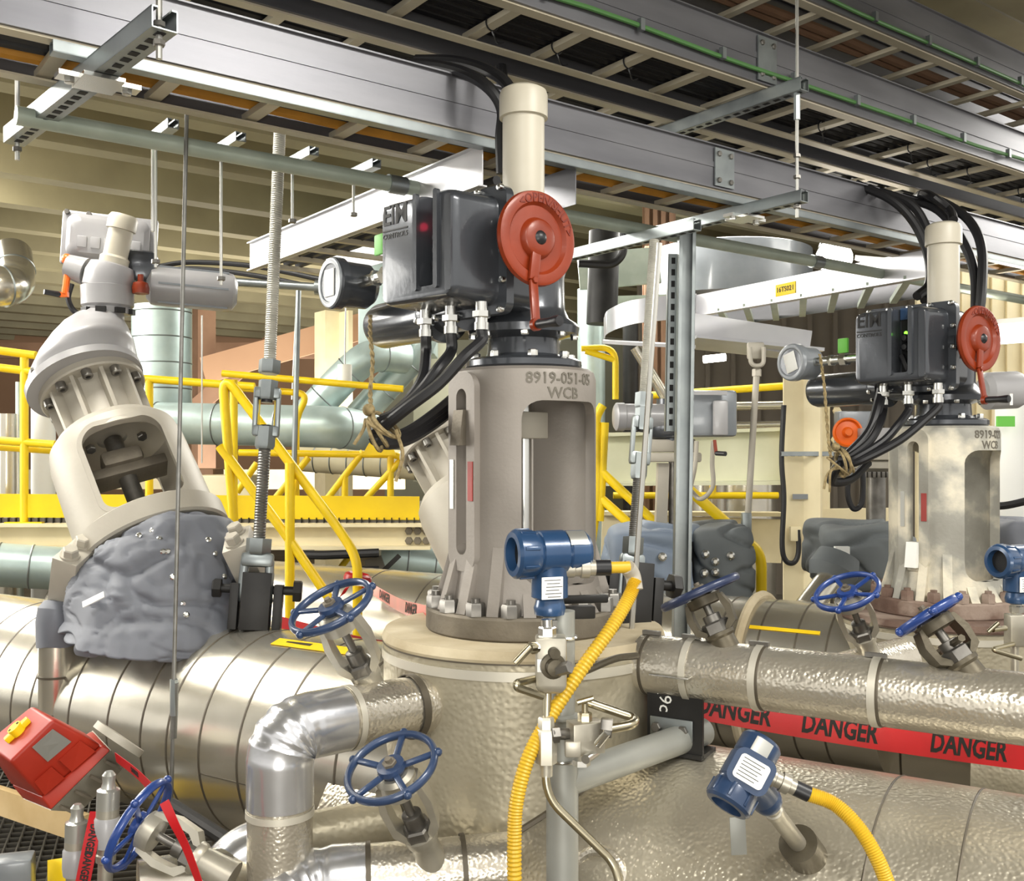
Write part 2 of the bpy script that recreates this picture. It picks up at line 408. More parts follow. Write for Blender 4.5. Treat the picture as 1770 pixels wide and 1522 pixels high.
for i in range(2): lay('dark brown cable lying in the topmost cable tray', 'brown', 2.82+i*.05, H+1.85+.05, .022, 1.6, 9.8, 'brown cables in the topmost tray')
# green bonding wires clipped to the rails
def wire(label, D, z, t0, t1):
    th = thing('bonding_wire', label, 'wire', T1(D, z, t0))
    b = nb(); n = 40
    tube(b, [T1(D-.012, z+.012*math.sin(i*.9)*(.5+.5*math.sin(i*.31)), t0+(t1-t0)*i/n) for i in range(n+1)], .0085, 8); obj('wire', b, K['green'], th)
    t = t0+.2
    while t < t1:
        b = nb(); bar(b, T1(D-.017, z-.012, t), T1(D-.017, z+.03, t), .02, .02, D1); obj('clip', b, K['zinc'], th); t += .42
wire('green bonding wire clipped along the middle cable tray rail', 2.575, H+1.484, .6, 8.8)
wire('green bonding wire clipped along the topmost cable tray rail', 2.595, H+1.885, 1.6, 9.5)
# struts
def strut(label, p0, p1, up=Z, w=.045, h=.045, holes=True, mat_='zinc', name='strut_channel', group=None):
    p0 = Vector(p0); p1 = Vector(p1); d = (p1-p0); L = d.length; d.normalize(); u = Vector(up); u = (u-d*u.dot(d)).normalized(); s = u.cross(d)
    th = thing(name, label, 'strut', p0, group)
    b = nb()
    for sg in (-1,1): obox(b, (p0+p1)/2+s*sg*(w/2-.0015), s, d, u, .003, L, h)
    obox(b, (p0+p1)/2-u*(h/2-.0015), s, d, u, w, L, .003)
    for sg in (-1,1): obox(b, (p0+p1)/2+s*sg*(w/2-.007)+u*(h/2-.002), s, d, u, .014, L, .004)
    obj('channel', b, K[mat_], th)
    if holes:
        b = nb(); n = int(L/.05)
        for i in range(n): obox(b, p0+d*(.03+i*.05)-u*(h/2+.0006), s, d, u, w*.36, .027, .0016, .0006, 1)
        obj('slot_row', b, K['black'], th)
    return th
zs = H+1.0-.024
s1 = strut('zinc strut channel hanging at upper left, its underside full of slots', T1(2.29, zs, .745), T1(3.42, zs, .65), w=.06, h=.05)
s2 = strut('short zinc strut channel under the lowest tray at right, below another strut', T1(2.41, zs, 3.19), T1(3.35, zs, 3.19))
s3 = strut('zinc strut channel under the middle tray at right, above another strut', T1(2.41, H+1.434-.035, 3.19), T1(3.6, H+1.434-.035, 3.19), w=.05, h=.05)
strut('long zinc channel running under the bright rail of the lowest tray', T1(2.71, H+1.012, .6), T1(2.71, H+1.012, 8.3), holes=False, h=.03, w=.04)
strut('bright zinc strut behind the red handwheel, below the lowest tray', T1(2.75, H+.90, 2.97), T1(3.55, H+.90, 2.97))
for lab, th, D, t in (('upper left strut', s1, 2.7, .71), ('right strut', s2, 2.7, 3.19)):
    b = nb()
    for dt in (-.07,.07):
        bar(b, T1(D, zs-.03, t+dt-.03), T1(D, zs-.03, t+dt+.03), .05, .012)
        hexp(b, T1(D, zs-.036, t+dt), (0,0,-1), .013, .012)
    bar(b, T1(D-.06, zs-.032, t), T1(D+.06, zs-.032, t), .1, .01)
    solo('strut_clip', 'bolted zinc clip joining the long channel to the '+lab, 'clip', b, K['screw'])
def rodthing(label, p0, p1, r=.006, nuts=(), coup=(), mat_='rod', name='hanger_rod', group=None):
    th = thing(name, label, 'rod', p1 if p1[2] < p0[2] else p0, group)
    b = nb(); cyl(b, p0, p1, r, seg=8); obj('rod', b, K[mat_], th)
    p0 = Vector(p0); d = Vector(p1)-p0
    for f in nuts:
        b = nb(); hexp(b, p0+d*f, (0,0,-1), .014, .013); obj('nut', b, K['nut'], th)
    for f in coup:
        b = nb(); cyl(b, p0+d*f, p0+d*f-Z*.11, r*1.9, seg=6); obj('coupling', b, K['zinc'], th)
    return th
def vr(label, D, t, z0, z1, **k): return rodthing(label, T1(D, z1, t), T1(D, z0, t), **k)
vr('threaded hanger rod with coupling through both right strut ends', 2.445, 3.19, zs-.075, H+2.24, r=.0065, nuts=(.82,.88,.965), coup=(.64,))
vr('short threaded rod end through the near end of the upper left strut', 2.325, .743, zs-.08, H+1.5, r=.0075, nuts=(.86,.93))
vr('hanger rod at the far end of the upper left strut', 3.385, .653, zs-.08, H+2.24, r=.0075, nuts=(.94,.97))
# zinc conduit below
def conduit(label, D, z, t0, t1, r, mat_='zincg'):
    th = thing('zinc_conduit', label, 'conduit', T1(D, z, t0))
    b = nb(); cyl(b, T1(D, z, t0), T1(D, z, t1), r, seg=16); obj('pipe', b, K[mat_], th)
    t = t0+1.2
    while t < t1:
        b = nb(); cyl(b, T1(D, z, t), T1(D, z, t+.07), r*1.22, seg=16); obj('coupling', b, K['zinc'], th); t += 2.4
conduit('greenish zinc conduit running below the lowest cable tray', 3.13, H+.955, .60, 9, .027)
# small struts and thin rods under the lowest tray at left
for i, (px, yt, yb, lab) in enumerate(((285,190,462,'first'),(400,220,492,'second'),(525,245,385,'third'),(632,272,372,'fourth'))):
    D = 3.2; pt = onD1(D, H+1.015, px)
    strut(lab+' short strut from the left bolted under the lowest tray', pt-D2*.08, pt+D2*.12, w=.035, h=.03, holes=False)
    p = pt+D2*.09; y1 = H+(785-yb)/F*p.y
    rodthing('thin bright hanger rod below the '+lab+' short strut from the left', p+Z*0, (p.x,p.y,y1), r=.005, nuts=(.03,.94))
pt = onD1(3.2, H+1.0, 264); rodthing('thin bright hanger rod left of the first short strut from the left', pt, (pt.x,pt.y,H+(785-400)/F*pt.y), r=.005)
# the crosswise tray at left, bright side rail
th = thing('cable_tray', 'crosswise aluminium cable tray behind the left threaded rod', 'cable tray', T2(1.92, H+.87, 3.6))
b = nb(); bar(b, T2(1.92, H+.945, 2.72), T2(1.92, H+.945, 4.65), .004, .135); bar(b, T2(1.92, H+1.01, 2.72), T2(1.92, H+1.01, 4.65), .035, .005); bar(b, T2(1.92, H+.88, 2.72), T2(1.92, H+.88, 4.65), .035, .005); obj('side_rail', b, K['alub'], th)
b = nb(); bar(b, T2(2.32, H+.945, 2.72), T2(2.32, H+.945, 4.65), .004, .135); obj('side_rail', b, K['alu'], th)
for i in range(8):
    b = nb(); bar(b, T2(1.92, H+.89, 2.85+i*.24), T2(2.32, H+.89, 2.85+i*.24), .03, .02); obj('rung', b, K['aluw'], th)
for i in range(3):
    b = nb(); tube(b, [T2(2.0+i*.06, H+.915, 2.75+k*.2) for k in range(10)], .018, 8); solo('power_cable', 'black cable lying in the crosswise tray', 'cable', b, K['cable'], 'black cables in the crosswise tray')
# black conduits at left behind the threaded rod
for i, (ya, yb) in enumerate(((455,462),(466,478))):
    b = nb(); tube(b, spline([P(270,ya+6,5.6), P(330,ya-2,5.6), P(440,yb-2,5.5), P(560,yb+22,5.4)], 6), .014, 8)
    solo('black_hose', ('upper' if i == 0 else 'lower')+' of two black hoses behind the left threaded rod', 'hose', b, K['cable'])
b = nb(); cyl(b, P(385,486,5.3), P(560,497,5.3), .022); cyl(b, P(545,496,5.3), P(560,497,5.3), .04); solo('steel_conduit', 'grey steel conduit with round end fitting left of the round dial', 'conduit', b, K['zinc'])
# cables dropping from the tray onto the stem covers
def hang(label, pts, r, n=8, mat_='cable', group=None, name='black_cable'):
    b = nb(); tube(b, spline(pts, n), r, 10); return solo(name, label, 'cable', b, K[mat_], group)
hang('front black cable looping over the tray rail to the left stem cover', [P(690,112,3.35), P(740,112,3.3), P(800,125,3.2), P(845,152,3.14), P(868,190,3.14), P(866,238,3.14), P(868,300,3.15)], .019)
hang('rear black cable looping over the tray rail to the left stem cover', [P(720,104,3.4), P(790,106,3.32), P(850,125,3.22), P(885,160,3.16), P(893,230,3.14), P(890,300,3.15)], .019)
hang('black cable hanging between the trays above the left stem cover', [onD1(3.0,H+1.42,866), onD1(2.98,H+1.3,870), onD1(2.95,H+1.2,872)], .022)
for i in range(3): hang(('left','middle','right')[i]+' of three black cables dropping between the trays right of the left stem cover', [onD1(3.25,H+1.42,1135+i*13), onD1(3.2,H+1.3,1137+i*12), onD1(3.12,H+1.2,1138+i*10)], .02)
hang('outer black cable arching over the tray left of the right stem cover', [P(1480,318,4.6), P(1540,345,4.5), P(1580,385,4.45), P(1604,440,4.4), P(1606,490,4.36), P(1585,512,4.3)], .02)
hang('inner black cable arching over the tray left of the right stem cover', [P(1500,325,4.65), P(1570,350,4.55), P(1600,390,4.5), P(1612,440,4.45), P(1612,500,4.4), P(1598,520,4.35)], .02)
hang('black cable from the tray gap down to the top of the right stem cover', [onD1(3.2,H+1.42,1575), P(1600,335,4.7), P(1640,362,4.6), P(1648,380,4.5)], .02)
hang('outer black cable looping right of the right stem cover', [P(1590,335,4.8), P(1640,355,4.7), P(1678,385,4.6), P(1697,430,4.5), P(1697,500,4.42), P(1690,560,4.4)], .021)
hang('inner black cable looping right of the right stem cover', [P(1560,340,4.85), P(1620,362,4.75), P(1660,410,4.6), P(1684,470,4.5), P(1686,560,4.4)], .021)

for i, (t, D, mid) in enumerate(((2.0,2.78,0),(2.3,2.8,0),(2.6,2.75,0),(3.8,2.78,0),(4.4,2.72,0),(4.7,2.8,0),(5.0,2.76,0),(5.6,2.8,0),(6.2,2.75,0))):
    b = nb(); c = T1(D, H+1.434+.016, t); th = []
    torus(b, c, D2, .024, .003, 16, 6); tube(b, spline([c-Z*.022, c-Z*.04+D1*.01, c-Z*.055+D1*.03+D2*.008, c-Z*.05+D1*.05],4), .003, 6)
    solo('cable_tie', 'black cable tie looped round a rung of the middle cable tray', 'cable tie', b, K['rubber'], 'cable ties on the middle tray rungs')
# ------------------------------------------------------------ insulated pipes
VALVE = Vector((.034,3.0,0)); VALVE2 = Vector((1.77,4.17,0))
def tpx(px, dist, along=E, nrm=NN):
    """distance along E of the point of the line at distance dist seen at column px"""
    u = (px-CX)/F; Y = dist/(nrm.x*u+nrm.y); return Vector((u*Y,Y,0)).dot(along)
def jacket(name, label, p0, p1, R, mat_, seams=(), bands=(), seg=64, smat='seam', cap=None, sw=.005):
    p0 = Vector(p0); p1 = Vector(p1); d = (p1-p0).normalized(); L = (p1-p0).length
    th = thing(name, label, 'pipe', p0)
    b = nb(); x, y, z = frame(d); n = max(2,int(L/.2))
    rings(b, [circ(p0+d*L*i/n, x, y, R, seg) for i in range(n+1)]); obj('jacket', b, K[mat_], th)
    for s in seams:
        b = nb(); torus(b, p0+d*s, d, R, .0022, seg, 6, ry=sw); obj('seam', b, K[smat], th)
    for s, w in bands:
        b = nb(); c = p0+d*s
        rings(b, [circ(c-d*w/2,x,y,R+.0015,seg), circ(c-d*w/2,x,y,R+.004,seg), circ(c+d*w/2,x,y,R+.004,seg), circ(c+d*w/2,x,y,R+.0015,seg)], False); obj('band', b, K['band'], th)
    return th
def seampos(pxs, dist, p0):
    return [tpx(px, dist)-Vector(p0).dot(E) for px in pxs]
zA = H-.963
pL0 = VALVE-E*4.6; pL0.z = zA; pL1 = VALVE-E*.15; pL1.z = zA
s = seampos([-60,-20,21,53,120,187,245,290,346,412,480,580], 2.57-.35, pL0)
LP = jacket('insulated_pipe', 'large aluminium-clad pipe at left under the tilted valve', pL0, pL1, .35, 'clad', s)
b = nb(); x, y, z = frame(E)   # lap joint of the sheets, a longitudinal line
for k in range(5):
    for (t0, ang) in ((1.6+k*.5, -.15-.5*(k % 2)),):
        dirv = -NN*math.cos(ang)+Z*math.sin(ang); bar(b, pL0+E*t0+dirv*.3505, pL0+E*(t0+.3)+dirv*.3505, .002, .003)
obj('lap_joint', b, K['seam'], LP)
# yellow stripe label on top of the pipe
b = nb(); dirv = (Z*math.cos(.28)-NN*math.sin(.28))
q0 = pL0+E*(seampos([470],2.45,pL0)[0]); bar(b, q0+dirv*.352, q0+E*.36+dirv*.352, .045, .002, dirv); st = obj('marker_label', b, K['yellowtag'], LP, label='yellow stripe label with dark worn mark')
b = nb(); tvec = dirv.cross(E); prism(b, [q0+E*u_+tvec*v_+dirv*.3535 for u_, v_ in ((.05,.008),(.16,.012),(.16,-.004),(.05,-.0))], dirv*.0006); obj('arrow_mark', b, K['bronze'], st)
# right-hand body of the line
zB = H-1.249
pR0 = VALVE-E*.45; pR0.z = zB; pR1 = VALVE+E*2.2; pR1.z = zB
s = seampos([1475, 1640], 2.57-.4, pR0)
RP = jacket('insulated_pipe', 'large stucco-clad pipe filling the lower right corner', pR0, pR1, .46, 'body', s, [], sw=.003)
b = nb(); ang = -.12
for (a, c) in ((.95,1.72),(1.72,2.35)):
    dirv = -NN*math.cos(ang)+Z*math.sin(ang); bar(b, pR0+E*a+dirv*.461, pR0+E*c+dirv*.461, .002, .004)
obj('lap_joint', b, K['seam'], RP)
# vertical neck under the main valve
def neck(label, V, ztop, zbot, R, mat_, capm):
    th = thing('valve_body_jacket', label, 'valve body cover', (V.x,V.y,zbot))
    o = Vector((V.x,V.y,0))
    b = nb(); lathe(b, o, Z, [(R,zbot),(R,zbot+.2),(R,ztop-.11),(R*1.0,ztop-.02)], 72); obj('jacket', b, K[mat_], th)
    b = nb(); lathe(b, o, Z, [(R*1.004,ztop-.03),(R*1.012,ztop-.022),(R*1.004,ztop-.012),(R*.99,ztop)], 72); obj('lid', b, K[capm], th)
    b = nb(); lathe(b, o, Z, [(R+.001,ztop-.075),(R+.005,ztop-.075),(R+.005,ztop-.05),(R+.001,ztop-.05)], 72, False); obj('band', b, K['band'], th)
    b = nb(); lathe(b, o, Z, [(R+.0005,ztop-.034),(R+.0035,ztop-.034),(R+.0035,ztop-.03),(R+.0005,ztop-.03)], 72, False); obj('seam', b, K['seam'], th)
    return th
NK = neck('stucco-clad round valve body with sandy dust lid under the large middle valve', VALVE, 1.145, zB-.1, .41, 'stucco_dull', 'dust')
b = nb()   # saddle seam where the body meets the horizontal jacket
pts = []
for i in range(40):
    a = math.radians(150+i*5.2); q = Vector((VALVE.x+.413*math.cos(a), VALVE.y+.413*math.sin(a), 0)); dn = (q-Vector((VALVE.x,VALVE.y,0))).dot(NN)
    pts.append(Vector((q.x,q.y,zB+math.sqrt(max(.46**2-dn**2,.0))*.99+.004)))
tube(b, pts, .009, 6); obj('saddle_seam', b, K['seam'], NK)
# second line of pipe behind
zC = H-.99
pC0 = VALVE2-E*5.2; pC0.z = zC; pC1 = VALVE2-E*.2; pC1.z = zC
sC = [tpx(px, 4.47-.34)-Vector(pC0).dot(E) for px in (250,560,600,700,1170,1230,1300,1365,1420)]
CP = jacket('insulated_pipe', 'aluminium-clad pipe of the second valve line, behind the nearer valve line', pC0, pC1, .34, 'clad', sC)
b = nb(); dirv = (Z*math.cos(.75)-NN*math.sin(.75)); q0 = pC0+E*(tpx(1290, 4.2)-Vector(pC0).dot(E)); bar(b, q0+dirv*.343, q0+E*.3+dirv*.343, .018, .002, dirv); obj('marker_label', b, K['yellowtag'], CP, label='yellow stripe label')
neck('stucco-clad round valve body under the right valve', VALVE2, 1.012, zC-.1, .41, 'stucco_dull', 'rust')
pD0 = VALVE2+E*.15; pD0.z = zB; pD1 = VALVE2+E*2.2; pD1.z = zB
jacket('insulated_pipe', 'stucco-clad pipe leaving the right valve, glimpsed behind the red danger tape', pD0, pD1, .36, 'stucco_dull', [.4,.8,1.2])
# third line further back
pF0 = V3(-3.2,7.6,H-1.2); pF1 = pF0+E*9
jacket('insulated_pipe', 'distant clad pipe crossing behind the yellow stair rail', pF0, pF1, .36, 'clad', [x_*.42 for x_ in range(20)])
# collar seen behind the first dark-wheeled valve
b = nb(); p = P(1262,1060,4.25); p.z = zC; cc = pC0+E*((p-pC0).dot(E)); torus(b, cc, E, .355, .02, 64, 8); rings(b, [circ(cc-E*.012,*frame(E)[:2],.37,64), circ(cc+E*.012,*frame(E)[:2],.37,64)]); solo('pipe_collar', 'tan sheet collar round the second-line pipe behind a dark bronze valve', 'collar', b, K['dust'])
# stucco pipe in the right foreground
zS = H-.57; dS = 2.54
p0 = Vector((0,0,0))+NN*dS+E*tpx(1112, dS); p0.z = zS; p1 = p0+E*3.0
sS = [tpx(px, dS-.078)-p0.dot(E) for px in (1178,1298,1505)]
SP = jacket('insulated_pipe', 'narrow stucco-clad pipe crossing the right foreground with two dark-wheeled valves', p0, p1, .081, 'stucco', [.022]+[q+.012 for q in sS[1:]], [(q,.018) for q in sS], 48)
b = nb(); x, y, z = frame(E)
b.free()
for q in [.03]+sS: b = nb(); bar(b, p0+E*(q-.03)+Z*.087, p0+E*(q+.02)+Z*.087, .014, .01); obj('band_buckle', b, K['nut'], SP)
b = nb()
b = nb(); c = p0+E*.0; rings(b, [circ(c,x,y,.0812,48), circ(c-E*.012,x,y,.07,48), circ(c-E*.02,x,y,.03,48)]); obj('end_cap', b, K['elbow'], SP)
SPIPE0 = p0.copy()
# black bracket under its end
th = thing('pipe_support', 'black steel bracket under the end of the narrow stucco pipe', 'support', p0+E*.16-Z*.22)
c = p0+E*.115-NN*.045
b = nb(); obox(b, c+Z*-.12, E, NN, Z, .15, .01, .2); obox(b, c-E*.075-Z*.12+NN*.04, E, NN, Z, .012, .09, .2); obox(b, c-Z*.215+NN*.04, E, NN, Z, .15, .1, .012); obj('plate', b, K['blackm'], th)
b = nb(); obox(b, c-NN*.009-Z*.15-E*.01, E, NN, Z, .12, .006, .055, .002); cl = obj('clamp_plate', b, K['zinc'], th)
for k in (-.04,.035):
    b = nb(); hexp(b, c-NN*.012-Z*.15+E*(k-.01), -NN, .014, .012); obj('bolt', b, K['nut'], cl)
b = nb(); obox(b, c+Z*-.005-NN*.03, E, NN, Z, .11, .05, .006, .002); obj('strap', b, K['screw'], th)
b = nb(); put_text(b, '_9c', .05, planar(c-NN*.0056-Z*.075-E*.03, -Z, E, -NN), .0004); obj('chalk_mark', b, K['white'], th, label='white handwritten mark')
# insulated drain pipes at left of the valve body
SM = .078
def elbowpipe(label, pts, R, rad, em=(1,), bands=()):
    th = thing('insulated_drain_pipe', label, 'pipe', pts[-1])
    b = nb(); tube(b, fillet(pts, rad, 12), R, 36); obj('jacket', b, K['stucco'], th)
    return th
U0 = P(716,1245,2.69); U1 = P(478,1292,2.42)
U1 = Vector((U1.x, U1.y, U0.z)); U1 = P(484,1262,2.45); U0 = Vector((U0.x,U0.y,U1.z)); Udn = Vector((U1.x,U1.y,.35))
th = thing('insulated_drain_pipe', 'clad drain pipe turning down through a shiny wrinkled elbow', 'pipe', Udn)
d0 = (U0-U1).normalized(); r_ = .16
b = nb(); tube(b, [U0+d0*.05, U1+d0*r_], SM, 40); obj('jacket', b, K['stucco'], th)
b = nb(); fp = fillet([U1+d0*(r_+.012), U1, U1-Z*(r_+.02)], r_, 26)
tube(b, fp, [SM*1.035+.003*math.sin(i*1.3)*(1 if 6 < i < 21 else .2) for i in range(len(fp))], 40); obj('elbow_cover', b, K['elbow'], th)
b = nb(); tube(b, [U1-Z*(r_), Udn], SM, 40); obj('riser_jacket', b, K['stucco'], th)
def bnd(c, d, R, w=.016):
    b = nb(); x, y, z = frame(d); rings(b, [circ(c-z*w/2,x,y,R+.001,40), circ(c-z*w/2,x,y,R+.004,40), circ(c+z*w/2,x,y,R+.004,40), circ(c+z*w/2,x,y,R+.001,40)], False); return b
for c, d in ((U1+d0*(r_+.03), d0), (U1-Z*(r_+.035), Z)): obj('band', bnd(c, d, SM), K['band'], th)
obj('seam', bnd(U0+d0*-.01, d0, SM+.003, .02), K['seam'], th)
for a in (.35,.5,.68):   # dents pressed in the elbow
    i = int(a*(len(fp)-1)); t = (fp[min(i+1,len(fp)-1)]-fp[i-1]).normalized(); n = (Vector((-.1,-1,.1))-t*Vector((-.1,-1,.1)).dot(t)).normalized(); s_ = t.cross(n)
    inn = (d0-Z).normalized(); m_ = [fp[i]+n*SM*1.0*math.cos(k)+s_*0+inn*SM*1.05*math.sin(k) for k in (.25,.5,.75,1.0,1.3)]
    b = nb(); tube(b, spline(m_,4), [.002+.006*math.sin(math.pi*k/16) for k in range(17)], 8); obj('wrinkle', b, K['elbow'], th)
L0 = P(815,1500,2.5); L1 = P(395,1505,2.42); L1.z = L0.z-.02
th = thing('insulated_drain_pipe', 'lower clad drain pipe along the bottom edge under a small valve', 'pipe', L1)
dl = (L1-L0).normalized()
b = nb(); tube(b, [L0-dl*.1, L0+dl*.26], SM, 40); obj('jacket', b, K['stucco'], th)
b = nb(); fp2 = fillet([L0+dl*.25, L0+dl*.42, L0+dl*.44+Vector((-.06,-.16,-.1))], .1, 16); tube(b, fp2, [SM*1.04+.003*math.sin(i*1.7) for i in range(len(fp2))], 36); obj('elbow_cover', b, K['elbow'], th)
for k in (.02,.25): obj('seam', bnd(L0+dl*k, dl, SM+.002, .012), K['seam'], th)
b = nb(); q0 = P(640,1428,2.75); q1 = P(530,1452,2.66); q1.z = q0.z; tube(b, [q0+(q0-q1)*.4, q1-(q0-q1)*.5], .068, 36); solo('insulated_stub', 'short plain clad stub between the two drain pipes', 'pipe', b, K['stucco_dull'])
b = nb(); q0 = P(392,1478,2.62); fpx = fillet([q0+Vector((.3,.12,0)), q0, q0+Vector((-.02,-.06,-.4))], .12, 14); tube(b, fpx, .083, 36); solo('insulated_elbow', 'clad pipe elbow left of the shiny riser at the bottom', 'pipe elbow', b, K['elbow'])
# vertical capped stub left of the blanket
th = thing('insulated_stub', 'upright clad stub with blanket top left of the tilted valve', 'pipe', P(98,1240,3.7))
b = nb(); q = P(98,1240,3.7); t_ = P(98,1105,3.7); lathe(b, (q.x,q.y,0), Z, [(.062,q.z-.2),(.062,t_.z)], 32); obj('jacket', b, K['clad'], th)
for zz in (t_.z-.01, t_.z-.13, q.z+.02): obj('seam', bnd(Vector((q.x,q.y,zz)), Z, .062, .008), K['seam'], th)
b = nb(); lathe(b, (q.x,q.y,0), Z, [(.068,t_.z-.02),(.07,t_.z+.07),(.064,t_.z+.12),(.04,t_.z+.145),(.01,t_.z+.15)], 28)
for v in b.verts: v.co += mnoise.noise_vector(v.co*14)*.012
obj('blanket_cap', b, K['fabric'], th)
# ------------------------------------------------------------ gate valves with motor actuators
def revolve(b, prof, seg=64):
    """closed loop profile (r,z) round the z axis"""
    rr = [[Vector((r*math.cos(2*math.pi*i/seg), r*math.sin(2*math.pi*i/seg), z)) for r, z in prof] for i in range(seg)]
    rings(b, rr, False, True)
def rbox_cut(cx, cy, cz, w, h, r, x0, x1, axis='x'):
    b = nb(); pts = rrect(w, h, r)
    if axis == 'x': prism(b, [(x0, cy+p, cz+q) for p, q in pts], (x1-x0,0,0))
    else: prism(b, [(cx+p, x0, cz+q) for p, q in pts], (0,x1-x0,0))
    return b
def ringframe(b, outer, inner, fn, d):
    n = len(outer); rr = []
    for k in range(n):
        o = outer[k]; i = inner[k]
        rr.append([fn(o[0],o[1],0), fn(o[0],o[1],d), fn(i[0],i[1],d), fn(i[0],i[1],0)])
    rings(b, rr, False, True)
def yoke_valve(label, m, castm, flm, txt, wear=False):
    th = thing('gate_valve', label, 'valve', m)
    O = lambda n, b, k, **a: obj(n, b, K[k], a.pop('par', th), False, **a)
    R = .213
    b = nb(); lathe(b, (0,0,0), Z, [(.282,0),(.287,.006),(.287,.058),(.282,.065),(.2,.065)], 72); O('base_flange', b, flm)
    b = nb(); revolve(b, [(.24,.062),(.228,.1),(.217,.16),(R,.22),(R,.722),(.207,.742),(.195,.751),(.05,.751),(.05,.72),(.17,.715),(.183,.69),(.183,.16),(.19,.062)], 96)
    b = boolean(b, [rbox_cut(0,0,.397,.268,.514,.05,-.35,.35,'x'), rbox_cut(0,0,.456,.052,.47,.024,-.35,0,'y')])
    yk = O('yoke', b, castm, smooth=.5)
    for k in range(16):
        b = nb(); a = 2*math.pi*(k+.5)/16
        if abs(math.cos(a)) > .82 : h = .14
        else: h = .25
        d = Vector((math.cos(a), math.sin(a), 0)); s = Vector((-d.y, d.x, 0))
        q = [d*.19+Z*.064, d*.266+Z*.064, d*.238+Z*(.064+(h-.064)*.5), d*.212+Z*h, d*.19+Z*h]
        prism(b, [p-s*.017 for p in q], s*.034)
        bevel_all(b, .008, 2); O('base_rib', b, castm)
    for k in range(16):
        a = 2*math.pi*k/16; d = Vector((math.cos(a), math.sin(a), 0))
        b = nb(); hexp(b, d*.262+Z*.065, Z, .027, .036); cyl(b, d*.262+Z*.1, d*.262+Z*.112, .013, seg=12); O('stud_nut', b, 'rust' if wear else 'nut')
    # slot frame and its plates
    b = nb(); o_ = rrect(.13, .56, .045, 8); i_ = rrect(.05, .468, .0245, 8)
    ringframe(b, o_, i_, lambda x, z, d=0: Vector((x, -.196-d, .456+z)), .026); bevel_all(b, .004); O('slot_frame', b, castm)
    b = nb(); box(b, (.047,-.2235,.43), (.022,.003,.11)); O('position_plate', b, 'redl', label='faded red position plate')
    b = nb(); box(b, (-.045,-.2235,.42), (.018,.003,.14)); O('position_plate', b, 'silver', label='bare metal travel scale')
    # stem, block and pointer
    b = nb(); cyl(b, (0,0,.07), (0,0,.74), .024, seg=24); st = O('stem', b, 'screw')
    b = nb(); cyl(b, (0,0,.07), (0,0,.2), .045, seg=24); cyl(b, (0,0,.2), (0,0,.22), .06, seg=24); O('gland', b, castm)
    bz = .23 if wear else .57
    b = nb(); box(b, (0,0,.59), (.11,.10,.078), .004); O('stem_block', b, 'castl', par=st)
    b = nb(); box(b, (0,-.12,bz+.02), (.03,.2,.03), .003); q = .27 if wear else .55
    O('pointer_arm', b, 'scrape', par=st)
    b = nb(); prism(b, [(-.024,-.245,bz-.04),(.024,-.245,bz-.04),(.024,-.232,bz+.06),(-.024,-.232,bz+.06)], (0,.04,0)); O('pointer', b, 'white' if wear else 'scrape', par=st, label='pale pointer block' if wear else None)
    # cast figures
    b = nb()
    def cy(z0): return lambda a, c, d: Vector(((R+d-.001)*math.cos(-.1+a/R), (R+d-.001)*math.sin(-.1+a/R), z0+c))
    put_text(b, txt, .044, cy(.715), .0025, .0006); put_text(b, 'WCB', .044, cy(.674), .0025, .0006); O('cast_figures', b, 'inkg', label='raised cast figures')
    return th
def frame_at(V, z, az):
    a = math.radians(az); w = Vector((math.sin(a), math.cos(a), 0)); return M4(Vector((V.x,V.y,z)), w, Z.cross(w), Z)
GV = yoke_valve('large grey cast yoke gate valve in the middle with WCB on its collar', frame_at(VALVE, 1.145, 143.1), 'cast', 'scrape', '8919-051-05')
GV2 = yoke_valve('right-hand pale worn gate valve yoke on a rusty flange', frame_at(VALVE2, 1.012, 143.1), 'castr', 'rust', '8919-021', True)

